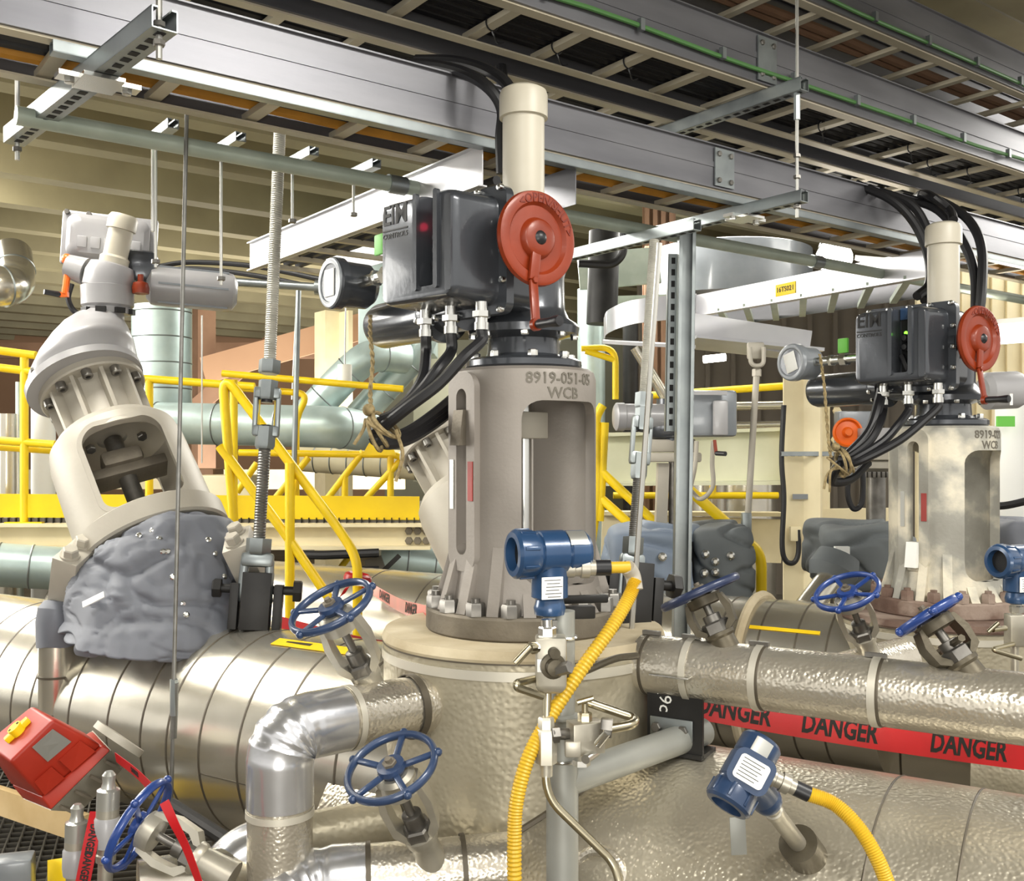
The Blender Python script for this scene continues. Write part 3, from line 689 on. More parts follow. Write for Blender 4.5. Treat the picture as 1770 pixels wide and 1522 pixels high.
def actuator(label, m, led, ledk, right):
    th = thing('valve_actuator', label, 'actuator', m)
    O = lambda n, b, k, **a: obj(n, b, K[k], a.pop('par', th), False, **a)
    b = nb(); lathe(b, (0,0,0), Z, [(.165,0),(.172,.008),(.172,.024),(.16,.032),(.1,.034)], 48); bf = O('base_flange', b, 'dark')
    for k in range(8):
        a = 2*math.pi*(k+.4)/8
        b = nb(); hexp(b, (.142*math.cos(a), .142*math.sin(a), .03), Z, .014, .02); O('bolt', b, 'screw', par=bf)
    b = nb(); lathe(b, (0,0,0), Z, [(.125,.03),(.108,.045),(.105,.09),(.135,.1),(.162,.104),(.165,.125),(.158,.135),(.135,.15),(.122,.18),(.12,.27),(.125,.29),(.12,.33),(.09,.375),(.07,.385)], 56)
    O('gear_housing', b, 'dark')
    for k in range(8):
        a = 2*math.pi*(k+.2)/8
        b = nb(); hexp(b, (.15*math.cos(a), .15*math.sin(a), .104), -Z, .011, .014); O('bolt', b, 'screw')
    b = nb(); hull(b, [(x, y, z) for x in (-.09,.1) for y in (-.235,.06) for z in (.17,.42)]); bevel_all(b, .03, 3); O('worm_housing', b, 'dark')
    b = nb(); cyl(b, (.08,-.16,.32), (.2,-.16,.32), .075, .06, 28); cyl(b, (.2,-.16,.32), (.262,-.16,.32), .034, .03, 20); O('handwheel_shaft_boss', b, 'dark')
    # stem cover
    b = nb(); lathe(b, (0,0,0), Z, [(.076,.37),(.076,.44),(.068,.452),(.062,.455),(.062,.8)], 40); sc = O('stem_cover', b, 'pvc')
    b = nb(); lathe(b, (0,0,0), Z, [(.0625,.742),(.0715,.744),(.0715,.81),(.067,.824),(.05,.834),(.001,.837)], 40); O('cap', b, 'pvc', par=sc)
    # motor along x and the round local dial
    b = nb(); lathe(b, (-.5,-.2,.165), (1,0,0), [(.05,0),(.066,.008),(.072,.03),(.072,.36),(.085,.365),(.085,.385),(.06,.39),(.06,.5)], 36); mo = O('motor', b, 'dark')
    for k in range(4):
        b = nb(); a = math.pi*(k/2+.25); hexp(b, (-.145,-.2+.078*math.cos(a),.165+.078*math.sin(a)), (-1,0,0), .008, .01); O('bolt', b, 'screw', par=mo)
    dy = -.40
    b = nb(); lathe(b, (-.45,dy,.28), (0,1,0), [(.058,0),(.074,.0),(.08,.006),(.08,.03),(.072,.034),(.07,.12),(.055,.14),(.03,.145)], 40); dl = O('dial_housing', b, 'mid' if right else 'dark')
    b = nb(); torus(b, (-.45,dy-.002,.28), (0,1,0), .067, .011, 40, 8, ry=.006); O('bezel', b, 'mid', par=dl)
    b = nb(); cyl(b, (-.45,dy+.004,.28), (-.45,dy-.003,.28), .057, seg=32); O('dial_glass', b, 'dark', par=dl)
    b = nb(); a = .3 if right else 0
    obox(b, (-.45,dy-.005,.28), (math.cos(a),0,math.sin(a)), (0,1,0), (-math.sin(a),0,math.cos(a)), .062, .004, .084, .002); O('dial_label', b, 'white', par=dl, label='white blank dial label')
    b = nb(); cyl(b, (-.40,-.33,.28), (-.12,-.33,.28), .018, seg=16); cyl(b, (-.24,-.33,.28), (-.21,-.33,.28), .028, seg=6); cyl(b, (-.3,-.33,.28), (-.285,-.33,.28), .025, seg=6); O('nipple', b, 'screw')
    b = nb(); box(b, (-.2,-.37,.36 if not right else .33), (.05,.012,.06), .004); O('green_tag', b, 'greenl')
    # control box, turned a little on its mounting
    O0 = O; RC = Matrix.Translation(Vector((.025,-.28,0))) @ Matrix.Rotation(math.radians(9),4,'Z') @ Matrix.Translation(Vector((-.025,.28,0)))
    def O(n, b, k, **a): bmesh.ops.transform(b, matrix=RC, verts=b.verts); return O0(n, b, k, **a)
    fx, fz = .025, .305
    b = nb(); prism(b, [(fx+p, -.215, fz+q) for p, q in rrect(.375,.345,.03)], (0,-.028,0)); bevel_all(b, .004); cb = O('control_box', b, 'dark')
    b = nb(); prism(b, [(fx+p, -.1, fz+q) for p, q in rrect(.33,.3,.04)], (0,-.12,0)); O('back_case', b, 'dark', par=cb)
    b = nb(); rr = []
    for d, gx in ((-.243,0),(-.25,-.003),(-.375,-.008),(-.392,-.011),(-.4,-.017),(-.402,-.026)):
        rr.append([Vector((fx+p, d, fz+q)) for p, q in rrect(.315+2*gx, .3+2*gx, max(.012,.04+gx))])
    rings(b, rr)
    b = boolean(b, [rbox_cut(.07,0,.42,.062,.44,.012,-.5,-.335,'y')])
    cv = O('cover', b, 'dark', par=cb)
    b = nb()
    for dx in (.031,.113):   # upright ridges beside the window
        prism(b, [(dx+p, -.398, .32+q) for p, q in rrect(.016,.26,.007)], (0,-.012,0))
    prism(b, [(.1575+p*.5, -.3995, .305+q) for p, q in rrect(.05,.25,.012)], (0,-.006,0)); bevel_all(b, .002); O('ridge', b, 'dark', par=cb)
    b = nb(); put_text(b, 'EIM', .075, planar((-.058,-.4015,.408), (1,0,0), Z, (0,-1,0)), .002, .001, .92); box(b, (-.058,-.4025,.369), (.105,.002,.004)); put_text(b, 'CONTROLS', .02, planar((-.058,-.4015,.353), (1,0,0), Z, (0,-1,0)), .0015, .0004); O('raised_letters', b, 'blackm', par=cb, label='raised maker lettering')
    for x in (-.145,-.06,.025,.11,.195):
        for z in (.142,.468):
            b = nb(); lathe(b, (x,-.243,z), (0,-1,0), [(.009,0),(.01,.008),(.008,.014),(.002,.016)], 12); O('screw', b, 'screw', par=cb)
    for z in (.22,.3,.38):
        for x in (-.153,.203):
            b = nb(); lathe(b, (x,-.243,z), (0,-1,0), [(.009,0),(.01,.008),(.008,.014),(.002,.016)], 12); O('screw', b, 'screw', par=cb)
    b = nb(); box(b, (.07,-.34,.32), (.05,.006,.25)); O('window_panel', b, 'black', par=cb)
    b = nb(); ball(b, (.07,-.356,led), .011 if not right else .007); O('indicator_light', b, ledk, par=cb)
    b = nb()
    for z in (.335,.30): lathe(b, (.07,-.345,z), (0,-1,0), [(.016,0),(.016,.02),(.01,.028)], 14)
    O('selector_knob', b, 'rubber', par=cb)
    b = nb(); obox(b, (.07,-.362,.24), (.9,0,.4), (0,1,0), (-.4,0,.9), .018, .02, .07, .003); O('selector_lever', b, 'rubber', par=cb)
    b = nb(); box(b, (.07,-.345,.43), (.052,.01,.045)); O('display', b, 'tblue' if right else 'glassd', par=cb)
    for x in (-.06,.045,.165):
        b = nb(); cyl(b, (x,-.29,.16), (x,-.29,.105), .017, seg=14); hexp(b, (x,-.29,.135), (0,0,-1), .025, .018); cyl(b, (x,-.29,.105), (x,-.29,.085), .02, seg=14); O('cable_gland', b, 'screw', par=cb)
    O = O0
    # red hand wheel and crank
    hx, hy, hz = .262, -.16, .325
    def ax(h, y, z): return Vector((hx+h, hy+y, hz+z))
    b = nb(); lathe(b, ax(0,0,0), (1,0,0), [(.02,-.014),(.05,-.012),(.1,-.014),(.122,-.01),(.127,.0),(.124,.011),(.116,.014),(.096,.012),(.088,.002),(.056,.004),(.05,.018),(.044,.022),(.018,.022)], 64); hw = O('handwheel', b, 'red')
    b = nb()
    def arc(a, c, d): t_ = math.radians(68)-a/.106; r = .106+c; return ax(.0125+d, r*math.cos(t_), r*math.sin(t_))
    put_text(b, '<OPEN/SHUT>', .033, arc, .0022, .0005); O('raised_letters', b, 'redshade', par=hw, label='raised lettering along the rim')
    b = nb(); lathe(b, ax(.016,0,0), (1,0,0), [(.019,0),(.019,.006),(.014,.012),(.005,.015)], 20); O('hub_bolt', b, 'rubber', par=hw)
    b = nb(); q0 = ax(.012,-.004,-.0); q1 = ax(.02,-.025,-.115); q2 = ax(.05,-.04,-.235)
    for a_, c_, w0 in ((q0,q1,.03),(q1,q2,.026)): bar(b, a_, c_, .012, w0, (0,1,0), .004)
    cyl(b, q2+Vector((-.006,0,0)), q2+Vector((.008,0,0)), .017, seg=16); cr = O('crank_arm', b, 'red', par=hw)
    b = nb(); hexp(b, q1+Vector((.008,0,.0)), (1,0,0), .009, .006); O('pivot_bolt', b, 'red', par=hw)
    b = nb(); lathe(b, q2+Vector((.006,0,0)), (1,0,0), [(.01,0),(.013,.012),(.012,.05),(.015,.085),(.013,.092),(.003,.093)], 20); O('grip', b, 'rubber', par=hw)
    return th
A1 = actuator('dark grey motor actuator on the middle valve, with red handwheel', frame_at(VALVE, 1.896, 143.1), .375, 'ledr', False)
A2 = actuator('dark grey motor actuator on the right-hand worn valve, with red handwheel', frame_at(VALVE2, 1.763, 148), .355, 'ledg', True)

# cables of the two actuators, tied into a bundle
def bundle(pts, offs, label_fn, r, tp):
    for i, o in enumerate(offs):
        hang(label_fn[i], [Vector(p)+Vector(o)*(k/(len(pts)-1)) for k, p in enumerate(pts)], r)
RC = Matrix.Translation(Vector((.025,-.28,0))) @ Matrix.Rotation(math.radians(9),4,'Z') @ Matrix.Translation(Vector((-.025,.28,0)))
def gl(A, x): return WM[A] @ (RC @ Vector((x,-.29,.087)))
g = [gl(A1, x) for x in (-.06,.045,.165)]
tie = P(655,738,2.72)
hang('black cable from the left gland of the middle actuator', [g[0], g[0]-Z*.05, P(730,655,2.76), P(704,694,2.74), P(672,722,2.72), tie+V3(.0,0,.012)], .0155)
hang('black cable from the middle gland of the middle actuator', [g[1], g[1]-Z*.05, P(757,637,2.71), P(726,678,2.7), P(684,714,2.69), tie+V3(.012,-.02,.02)], .0155)
hang('black cable from the right gland of the middle actuator', [g[2], g[2]-Z*.03, P(802,617,2.66), P(758,664,2.65), P(704,705,2.66), tie+V3(.01,-.03,-.005)], .0155)
for i in range(3):
    q = tie+V3(-.01,-.012,-.02)
    hang(('topmost','middle','lowest')[i]+' of three black cables looping back from the twine knot behind the middle yoke', [tie+V3(0,-.02,.0)+V3(0,.02*i,-.012*i), P(648,745+i*7,2.72), P(672,757+i*5,2.76), P(712,742+i*7,2.86), P(762,706+i*9,3.0), P(800,672+i*9,3.15)], .0165)
def twine(label, pts, knot=None):
    th = thing('twine', label, 'twine', pts[-1])
    b = nb(); s = spline(pts, 10)
    for ph in (0, math.pi): tube(b, [p+Vector((math.cos(i*1.1+ph)*.0035, math.sin(i*1.1+ph)*.0035, 0)) for i, p in enumerate(s)], .0038, 6)
    obj('cord', b, K['twine'], th)
    if knot:
        kc, kr, tails, kax = knot
        b = nb(); x, y, z = frame(kax)
        for k in range(4): torus(b, Vector(kc)+z*(k-1.5)*.014, z+x*random.uniform(-.4,.4)+y*random.uniform(-.3,.3), kr, .0055, 24, 6)
        ball(b, Vector(kc)-x*kr+Z*.02, .017); obj('knot', b, K['twine'], th)
        for t in tails:
            b = nb(); tube(b, spline(t,8), .0048, 6); obj('tail', b, K['twine'], th)
twine('jute twine hanging from the left dial and tying black cables into a bundle', [P(640,545,3.0), P(640,580,2.9), P(644,625,2.82), P(640,675,2.75), P(642,712,2.7)],
      (tie+V3(.008,-.03,-.008), .045, [[tie+V3(-.03,-.04,.02), P(628,742,2.66), P(612,768,2.66)], [P(684,742,2.66), P(696,782,2.66), P(690,812,2.66), P(684,832,2.66)]], (tie-P(700,700,2.7))))
g = [gl(A2, x) for x in (-.06,.045,.165)]; tie2 = P(1452,800,3.95)
hang('black cable from the left gland of the right actuator', [g[0], g[0]-Z*.03, P(1518,738,3.95), P(1500,766,3.92), P(1468,790,3.92), tie2+V3(0,0,.014)], .016)
hang('black cable from the middle gland of the right actuator', [g[1], g[1]-Z*.03, P(1552,735,3.92), P(1526,763,3.9), P(1482,790,3.9), tie2+V3(.01,-.02,.004)], .016)
hang('black cable from the right gland of the right actuator', [g[2], g[2]-Z*.02, P(1600,724,3.88), P(1556,760,3.86), P(1496,792,3.88), tie2+V3(.01,-.03,-.01)], .016)
hang('thick black hose rising behind the glands of the right actuator', [P(1528,655,4.1), P(1520,695,4.05), P(1500,750,4.0), tie2+V3(.01,.03,0)], .022)
hang('lower black cable hanging back from the right twine knot', [tie2, P(1444,812,3.95), P(1438,832,4.0), P(1470,828,4.05), P(1500,800,4.15)], .018)
twine('jute twine hanging from the right dial and tying black cables', [P(1417,612,4.1), P(1424,660,4.05), P(1428,710,3.98), P(1432,760,3.92), P(1436,790,3.9)],
      (tie2+V3(.0,-.03,0), .05, [[tie2+V3(-.03,-.05,-.01), P(1430,820,3.88), P(1424,845,3.88)], [tie2+V3(-.02,-.05,-.02), P(1436,815,3.87), P(1434,850,3.87)]], (tie2-P(1500,770,3.95))))
# ------------------------------------------------------------ tilted valve at left
C0 = P(266,940,3.95); C1 = P(150,648,4.25); SV = (C1-C0); SL = SV.length; S_ = SV.normalized()
view = C0-Vector((0,0,H)); fx = -(view - S_*view.dot(S_)).normalized(); fx = (fx*math.cos(.2)+Vector((1,0,0))*math.sin(.2)); fx = (fx-S_*fx.dot(S_)).normalized()      # faces the camera
TM = M4(C0, fx, S_.cross(fx), S_)
def tilted_valve(label, m, full=True):
    th = thing('tilted_gate_valve', label, 'valve', m)
    O = lambda n, b, k, **a: obj(n, b, K[k], a.pop('par', th), False, **a)
    b = nb(); lathe(b, (0,0,-.03), Z, [(.285,0),(.295,.008),(.295,.085),(.28,.095),(.2,.095)], 72); O('base_flange', b, 'castl')
    b = nb(); revolve(b, [(.27,.03),(.268,.2),(.262,.42),(.25,.48),(.215,.52),(.15,.535),(.06,.535),(.06,.505),(.16,.5),(.21,.47),(.235,.4),(.24,.2),(.24,.03)], 96)
    c1 = rbox_cut(0,0,.245,.30,.36,.06,.02,.35,'x'); c2 = rbox_cut(0,0,.245,.3,.36,.05,-.35,-.02,'x')
    b = boolean(b, [c1, c2]); O('yoke', b, 'castl', smooth=.5)
    b = nb(); ringframe(b, rrect(.335,.40,.08,8), rrect(.298,.358,.06,8), lambda y, z, d=0: Vector((math.sqrt(max(.266**2-y*y,.01))-.02+d, y, .245+z)), .026); O('window_rim', b, 'castl')
    b = nb(); cyl(b, (0,0,.02), (0,0,.5), .036, seg=24); st = O('stem', b, 'nut')
    b = nb(); lathe(b, (0,0,0), Z, [(.12,.06),(.12,.13),(.05,.14)], 32); box(b, (0,0,.33), (.12,.32,.045), .008); box(b, (.03,.0,.38), (.1,.16,.07), .02); O('stem_clamp', b, 'scrape', par=st)
    for k in (-1,1):
        b = nb(); hexp(b, (.06,k*.1,.455), (0.3,0,-1), .02, .02); O('inner_bolt', b, 'nut')
    # ribbed neck
    b = nb(); lathe(b, (0,0,0), Z, [(.16,.52),(.145,.56),(.145,.72),(.155,.74)], 48)
    for k in range(10):
        a = 2*math.pi*(k+.25)/10; d = Vector((math.cos(a),math.sin(a),0)); s = Vector((-d.y,d.x,0))
        prism(b, [d*.14+Z*.53-s*.008, d*.185+Z*.53-s*.008, d*.19+Z*.74-s*.008, d*.14+Z*.74-s*.008], s*.016)
    O('neck', b, 'castl')
    b = nb(); lathe(b, (0,0,0), Z, [(.14,.735),(.205,.735),(.21,.742),(.21,.775),(.205,.782),(.1,.782)], 56); fl = O('top_flange', b, 'castl')
    for k in range(10):
        a = 2*math.pi*(k+.75)/10
        b = nb(); p_ = Vector((.182*math.cos(a), .182*math.sin(a), .735)); lathe(b, p_, -Z, [(.02,0),(.021,.03),(.018,.034),(.01,.034),(.009,.02)], 16); O('socket_bolt', b, 'nut', par=fl)
    return th
TV = tilted_valve('tilted grey gate valve leaning left above the grey insulation blanket', TM)
dup(TV, Matrix.Translation(Vector((1.406,.6,-.215))) @ TM, 'tilted pale gate valve half hidden behind the middle valve')
# side lugs with hex bolts
for (px, py, sx, lab) in ((132,952,-1,'left'),(408,930,1,'right')):
    th = thing('flange_lug', 'bolted steel lug on the '+lab+' side of the tilted valve flange', 'lug', P(px,py+40,3.9))
    c = P(px,py,3.68); y = S_.cross(fx)
    lz = Vector((-sx*.28,-.42,.86)).normalized(); ly_ = (Vector((sx*.1,-1,-.2))-lz*Vector((sx*.1,-1,-.2)).dot(lz)).normalized(); lx_ = ly_.cross(lz)
    b = nb(); obox(b, c-lz*.1, lx_, ly_, lz, .095, .16, .2, .006); obj('block', b, K['castl'], th)
    for k in (-.042,.042):
        b = nb(); cyl(b, c+ly_*k, c+lz*.008+ly_*k, .034, seg=20); hexp(b, c+lz*.007+ly_*k, lz, .028, .03); obj('bolt', b, K['castl'], th)
# insulation blanket
th = thing('insulation_blanket', 'grey quilted insulation blanket wrapped round the tilted valve base', 'blanket', C0-S_*.4)
b = nb(); rr = []; x, y, z = frame(S_, fx); dn = (Vector((0,0,-1))*.75-S_*.25).normalized()
base = P(288,1098,3.72)
prof = [(0,.27),(.02,.30),(.12,.325),(.28,.335),(.45,.335),(.6,.33),(.75,.325),(.88,.34),(.97,.345),(1,.31)]
for t, r in prof:
    cc = (C0-S_*.03).lerp(base, t); ax_ = (S_*(1-t)+Vector((.12,-.1,1)).normalized()*t).normalized(); xx, yy, zz = frame(ax_, fx)
    rr.append(circ(cc, xx, yy, r, 160, r*(1.0+.06*t)))
full = []
for i in range(len(rr)-1):
    for k in range(7): full.append([p.lerp(q, k/7) for p, q in zip(rr[i], rr[i+1])])
full.append(rr[-1]); rings(b, full)
cen = (C0+base)/2
for v in b.verts:
    p = v.co*6; w_ = v.co+mnoise.noise_vector(v.co*5)*.06; n = mnoise.noise(p)*.02-max(0,.22-abs(mnoise.noise(Vector((w_.x*4.5+w_.z*2,w_.y*4.5,w_.z*7)))))*.11-max(0,.12-abs(mnoise.noise(w_*13)))*.09
    v.co += (v.co-cen).normalized()*n
BL = obj('blanket', b, K['fabric'], th, smooth=3)
for px, py in ((276,930),(282,953),(290,953),(299,997),(317,1043),(322,1062),(388,996),(360,932),(372,957),(262,917),(240,925)):
    Y = 3.5; d = P(px,py,3.3)-Vector((0,0,H)); q = None
    from mathutils.bvhtree import BVHTree
    bv = globals().setdefault('_bv', BVHTree.FromObject(BL, bpy.context.evaluated_depsgraph_get()))
    o_ = WM[th].inverted() @ Vector((0,0,H)); hit = bv.ray_cast(o_, d.normalized())
    if hit[0]:
        b = nb(); w_ = WM[th] @ hit[0]; lathe(b, w_-hit[1]*.004, hit[1], [(.011,0),(.011,.006),(.006,.01),(.001,.01)], 14); obj('rivet', b, K['screw'], th)
d = (P(166,1040,3.3)-Vector((0,0,H))).normalized(); hit = _bv.ray_cast(o_, d)
if hit[0]:
    w_ = WM[th] @ hit[0]; x, y, z = frame(hit[1], (.8,0,.45)); b = nb(); obox(b, w_+z*.016, x, y, z, .08, .026, .004); obj('blanket_label', b, K['white'], th, label='small white blank label')
b = nb(); obox(b, P(152,1122,3.5), E, NN, Z, .1, .06, .05, .02); obj('strap_end', b, K['fabric'], th)
# bevel gearbox on the tilted valve
th = thing('bevel_gearbox', 'smooth light grey gearbox housing topping the tilted left valve', 'gearbox', P(140,655,4.25))
b = nb(); rr = []
spec = [(148,664,4.2,.215,S_),(146,655,4.2,.222,S_),(145,638,4.2,.218,S_),(150,604,4.2,.188,S_.lerp(Z,.3)),(156,576,4.22,.152,S_.lerp(Z,.5)),(163,555,4.24,.118,S_.lerp(Z,.8)),(173,543,4.26,.095,Z),(186,533,4.28,.08,Z)]
for px, py, Y, r, a in spec:
    xx, yy, zz = frame(a, fx); rr.append(circ(P(px,py,Y), xx, yy, r, 56))
full = []
for i in range(len(rr)-1):
    for k in range(3): full.append([p.lerp(q, k/3) for p, q in zip(rr[i], rr[i+1])])
full.append(rr[-1]); rings(b, full); obj('housing', b, K['lightgrey'], th, smooth=1.2)
b = nb(); xx, yy, zz = frame(S_, fx); ctr = P(147,660,4.2)
rings(b, [circ(ctr-zz*.02,xx,yy,.232,56), circ(ctr+zz*.012,xx,yy,.232,56), circ(ctr+zz*.02,xx,yy,.22,56)]); obj('joint_flange', b, K['lightgrey'], th)
for k in range(10):
    a = 2*math.pi*(k+.4)/10; b = nb(); hexp(b, ctr+zz*.02+(xx*math.cos(a)+yy*math.sin(a))*.217, zz, .014, .016); obj('bolt', b, K['nut'], th)
# its actuator
th = thing('valve_actuator', 'light grey actuator on the tilted left valve with orange crank', 'actuator', P(185,545,4.28))
cx_ = (P(213,375,4.28)-P(190,480,4.28)).normalized()
def OB(n, b, k, **a): return obj(n, b, K[k], a.pop('par', th), **a)
b = nb(); lathe(b, P(186,545,4.28), Z, [(.06,0),(.095,.005),(.095,.03),(.105,.04),(.107,.12),(.09,.125)], 40); OB('base_drum', b, 'lightgrey')
for k in range(4):
    a = -2.2+k*.75; b = nb(); q = P(186,545,4.28)+Vector((math.cos(a)*.1, math.sin(a)*.1, .014)); obox(b, q, (math.cos(a),math.sin(a),0), (-math.sin(a),math.cos(a),0), Z, .02, .04, .022); OB('foot_slot', b, 'blackm')
b = nb(); lathe(b, P(185,498,4.28), cx_, [(.09,-.01),(.1,.0),(.1,.06),(.085,.1),(.05,.11)], 36); OB('gear_housing', b, 'lightgrey')
b = nb(); lathe(b, P(196,458,4.28), cx_, [(.058,-.04),(.06,.03),(.05,.04),(.05,.18)], 32); sc = OB('stem_cover', b, 'pvc')
b = nb(); lathe(b, P(209,398,4.28), cx_, [(.05,0),(.06,.002),(.06,.05),(.052,.064),(.001,.07)], 32); OB('cap', b, 'pvc', par=sc)
ox = (P(275,410,4.55)-P(112,392,4.45)).normalized(); oy, oz = Z.cross(ox).normalized(), None; oz = ox.cross(oy).normalized()
b = nb(); obox(b, P(190,418,4.52), ox, oy, oz, .40, .03, .24, .012); bx = OB('control_box', b, 'lightgrey')
b = nb(); rr = []
for d, g_ in ((0,0),(.06,.0),(.085,.02),(.09,.04)): rr.append([P(190,418,4.52)-oy*(.01+d)+ox*p+oz*q for p, q in rrect(.34-2*g_,.19-2*g_,.04)])
rings(b, rr); OB('cover', b, 'lightgrey', par=bx)
b = nb()
for i in range(5): obox(b, P(190,418,4.52)-oy*.103+ox*(-.1+i*.055)+oz*-.03, ox, oy, oz, .04, .006, .05, .003)
OB('ridge', b, 'lightgrey', par=bx)
for i in range(5):
    for s in (-1,1):
        b = nb(); hexp(b, P(190,418,4.52)-oy*.015+ox*(-.18+i*.09)+oz*s*.108, -oy, .012, .02); OB('screw', b, 'nut', par=bx)
b = nb(); obox(b, P(240,462,4.4), ox, oy, oz, .16, .12, .14, .03); OB('worm_case', b, 'dark')
m0 = P(262,492,4.42); m1 = P(396,505,4.52); d_ = (m1-m0).normalized()
b = nb(); lathe(b, m0, d_, [(.06,-.02),(.085,0),(.088,.02),(.088,.30),(.08,.34),(.05,.36)], 36); mo = OB('motor', b, 'lightgrey')
for k in range(6):
    a = k*math.pi/3; x, y, z = frame(d_); b = nb(); bar(b, m0+d_*.03+(x*math.cos(a)+y*math.sin(a))*.089, m0+d_*.32+(x*math.cos(a)+y*math.sin(a))*.089, .008, .008); OB('tie_rod', b, 'mid', par=mo)
b = nb(); tube(b, [P(116,448,4.3), P(117,470,4.28), P(112,508,4.26)], .014, 10); ball(b, P(116,448,4.3), .024); bar(b, P(103,509,4.26), P(118,509,4.26), .02, .02); hd = OB('crank_arm', b, 'orange')
b = nb(); cyl(b, P(104,509,4.26), P(76,504,4.22), .013, .011, 14); OB('grip', b, 'rubber', par=hd)
b = nb(); cyl(b, P(118,460,4.3), P(150,470,4.3), .05, .06, 24); OB('shaft_boss', b, 'lightgrey')
b = nb(); lathe(b, P(243,497,4.28), Z, [(.012,-.03),(.034,-.025),(.036,0),(.03,.02),(.012,.026),(.012,.055),(.001,.056)], 16); OB('declutch_lever', b, 'red')
b = nb(); tube(b, spline([P(124,490,4.3), P(118,515,4.3), P(126,535,4.3), P(140,545,4.3)],6), .012, 8); OB('lead', b, 'cable')
# threaded hanger rods with turnbuckles
def turnbuckle(label, top, nut, body0, body1, low, foot, r, yaw=0, lugs=True):
    th = thing('turnbuckle_hanger', label, 'hanger', foot)
    top, nut, body0, body1, low, foot = [Vector(q) for q in (top,nut,body0,body1,low,foot)]
    b = nb(); n = 220; d = (nut-top); pts = [top+d*i/n for i in range(n+1)]
    tube(b, pts, [r*(1 if i % 2 else .9) for i in range(n+1)], 16); obj('upper_rod', b, K['rodl'], th)
    d = (body0-nut).normalized(); x, y, z = frame(d, (math.cos(yaw),math.sin(yaw),0))
    b = nb(); hexp(b, nut-z*.02, z, r*1.75, .05); obj('upper_nut', b, K['zinc'], th)
    b = nb(); L = (body1-body0).length; hexp(b, body0-z*.03, z, r*1.55, .07)
    for s in (-1,1): bar(b, body0+z*.0+x*s*r*1.75, body1+x*s*r*1.75, r*1.3, r*.75, x, .004)
    for q in (body0+z*.015, body1-z*.015): obox(b, q, x, y, z, r*4.1, r*1.6, .04, .006)
    hexp(b, body1-z*.03, z, r*1.6, .08); obj('turnbuckle', b, K['zinc'], th)
    b = nb(); cyl(b, body0, body0+z*L*.3, r*.9, seg=16); cyl(b, body1-z*L*.22, body1, r*.9, seg=16); obj('rod_end', b, K['rubber'], th)
    b = nb()
    for s in (-1,1): bar(b, body0+x*s*r*1.2-y*r*.5, body1+x*s*r*1.2-y*r*.5, r*.2, r*.2, x)
    obj('yellow_edge', b, K['yellow'], th, label='yellow painted inner edges')
    b = nb(); pts = [body1+(low-body1)*i/80 for i in range(81)]
    tube(b, pts, [r*(1 if i % 2 else .9) for i in range(81)], 16); obj('lower_rod', b, K['rodd'], th)
    b = nb(); hexp(b, low-z*.03, z, r*2.0, .055); obj('lower_nut', b, K['zinc'], th)
    # clevis: an inverted U
    b = nb(); up = -z; c = low+z*.05
    pth = [c+x*r*1.9+z*.0, c+x*r*2.0+z*.12, foot+x*r*1.7-z*.02, foot+z*.012, foot-x*r*1.7-z*.02, c-x*r*2.0+z*.12, c-x*r*1.9]
    tube(b, spline(pth,5), r*.72, 12); obox(b, c-z*.005, x, y, z, r*5, r*2.2, .05, .012); obj('clevis', b, K['zinc'], th)
    if lugs:
        b = nb()
        for s in (-1,1): obox(b, foot+y*s*r*2.0-z*.02, x, y, z, .1, .022, .2, .002); obox(b, foot+x*s*.075-z*.0, x, y, z, .03, r*4, .16, .002)
        obj('lug_bracket', b, K['blackm'], th)
        b = nb(); cyl(b, foot-x*.13-z*.06, foot+x*.13-z*.06, .016, seg=16); hexp(b, foot+x*.125-z*.06, x, .04, .03); hexp(b, foot-x*.125-z*.06, -x, .035, .03); obj('pin', b, K['blackm'], th)
turnbuckle('thick threaded hanger rod with turnbuckle, clevis and black lugs at left', P(484,215,3.75), P(466,632,3.66), P(463,672,3.65), P(459,752,3.64), P(447,945,3.6), P(443,1048,3.6), .0225, .15)
turnbuckle('slimmer threaded hanger rod with turnbuckle right of the middle valve', P(1131,415,3.25), P(1113,690,3.18), P(1111,722,3.17), P(1105,800,3.15), P(1094,945,3.1), P(1092,1040,3.1), .016, .3)
# thin rods
th = rodthing('tall thin rod with coupling standing in front of the large left pipe', P(323,188,3.1), P(295,1420,3.1), r=.0065, coup=(.80,), mat_='rodd')
b = nb(); cyl(b, P(303,1180,3.1), P(299.5,1275,3.1), .011, seg=10); obj('sleeve', b, K['rodd'], th)
rodthing('thin rod standing close beside the slimmer turnbuckle', P(1140,420,2.95), P(1092,1086,2.95), r=.008, mat_='rod')
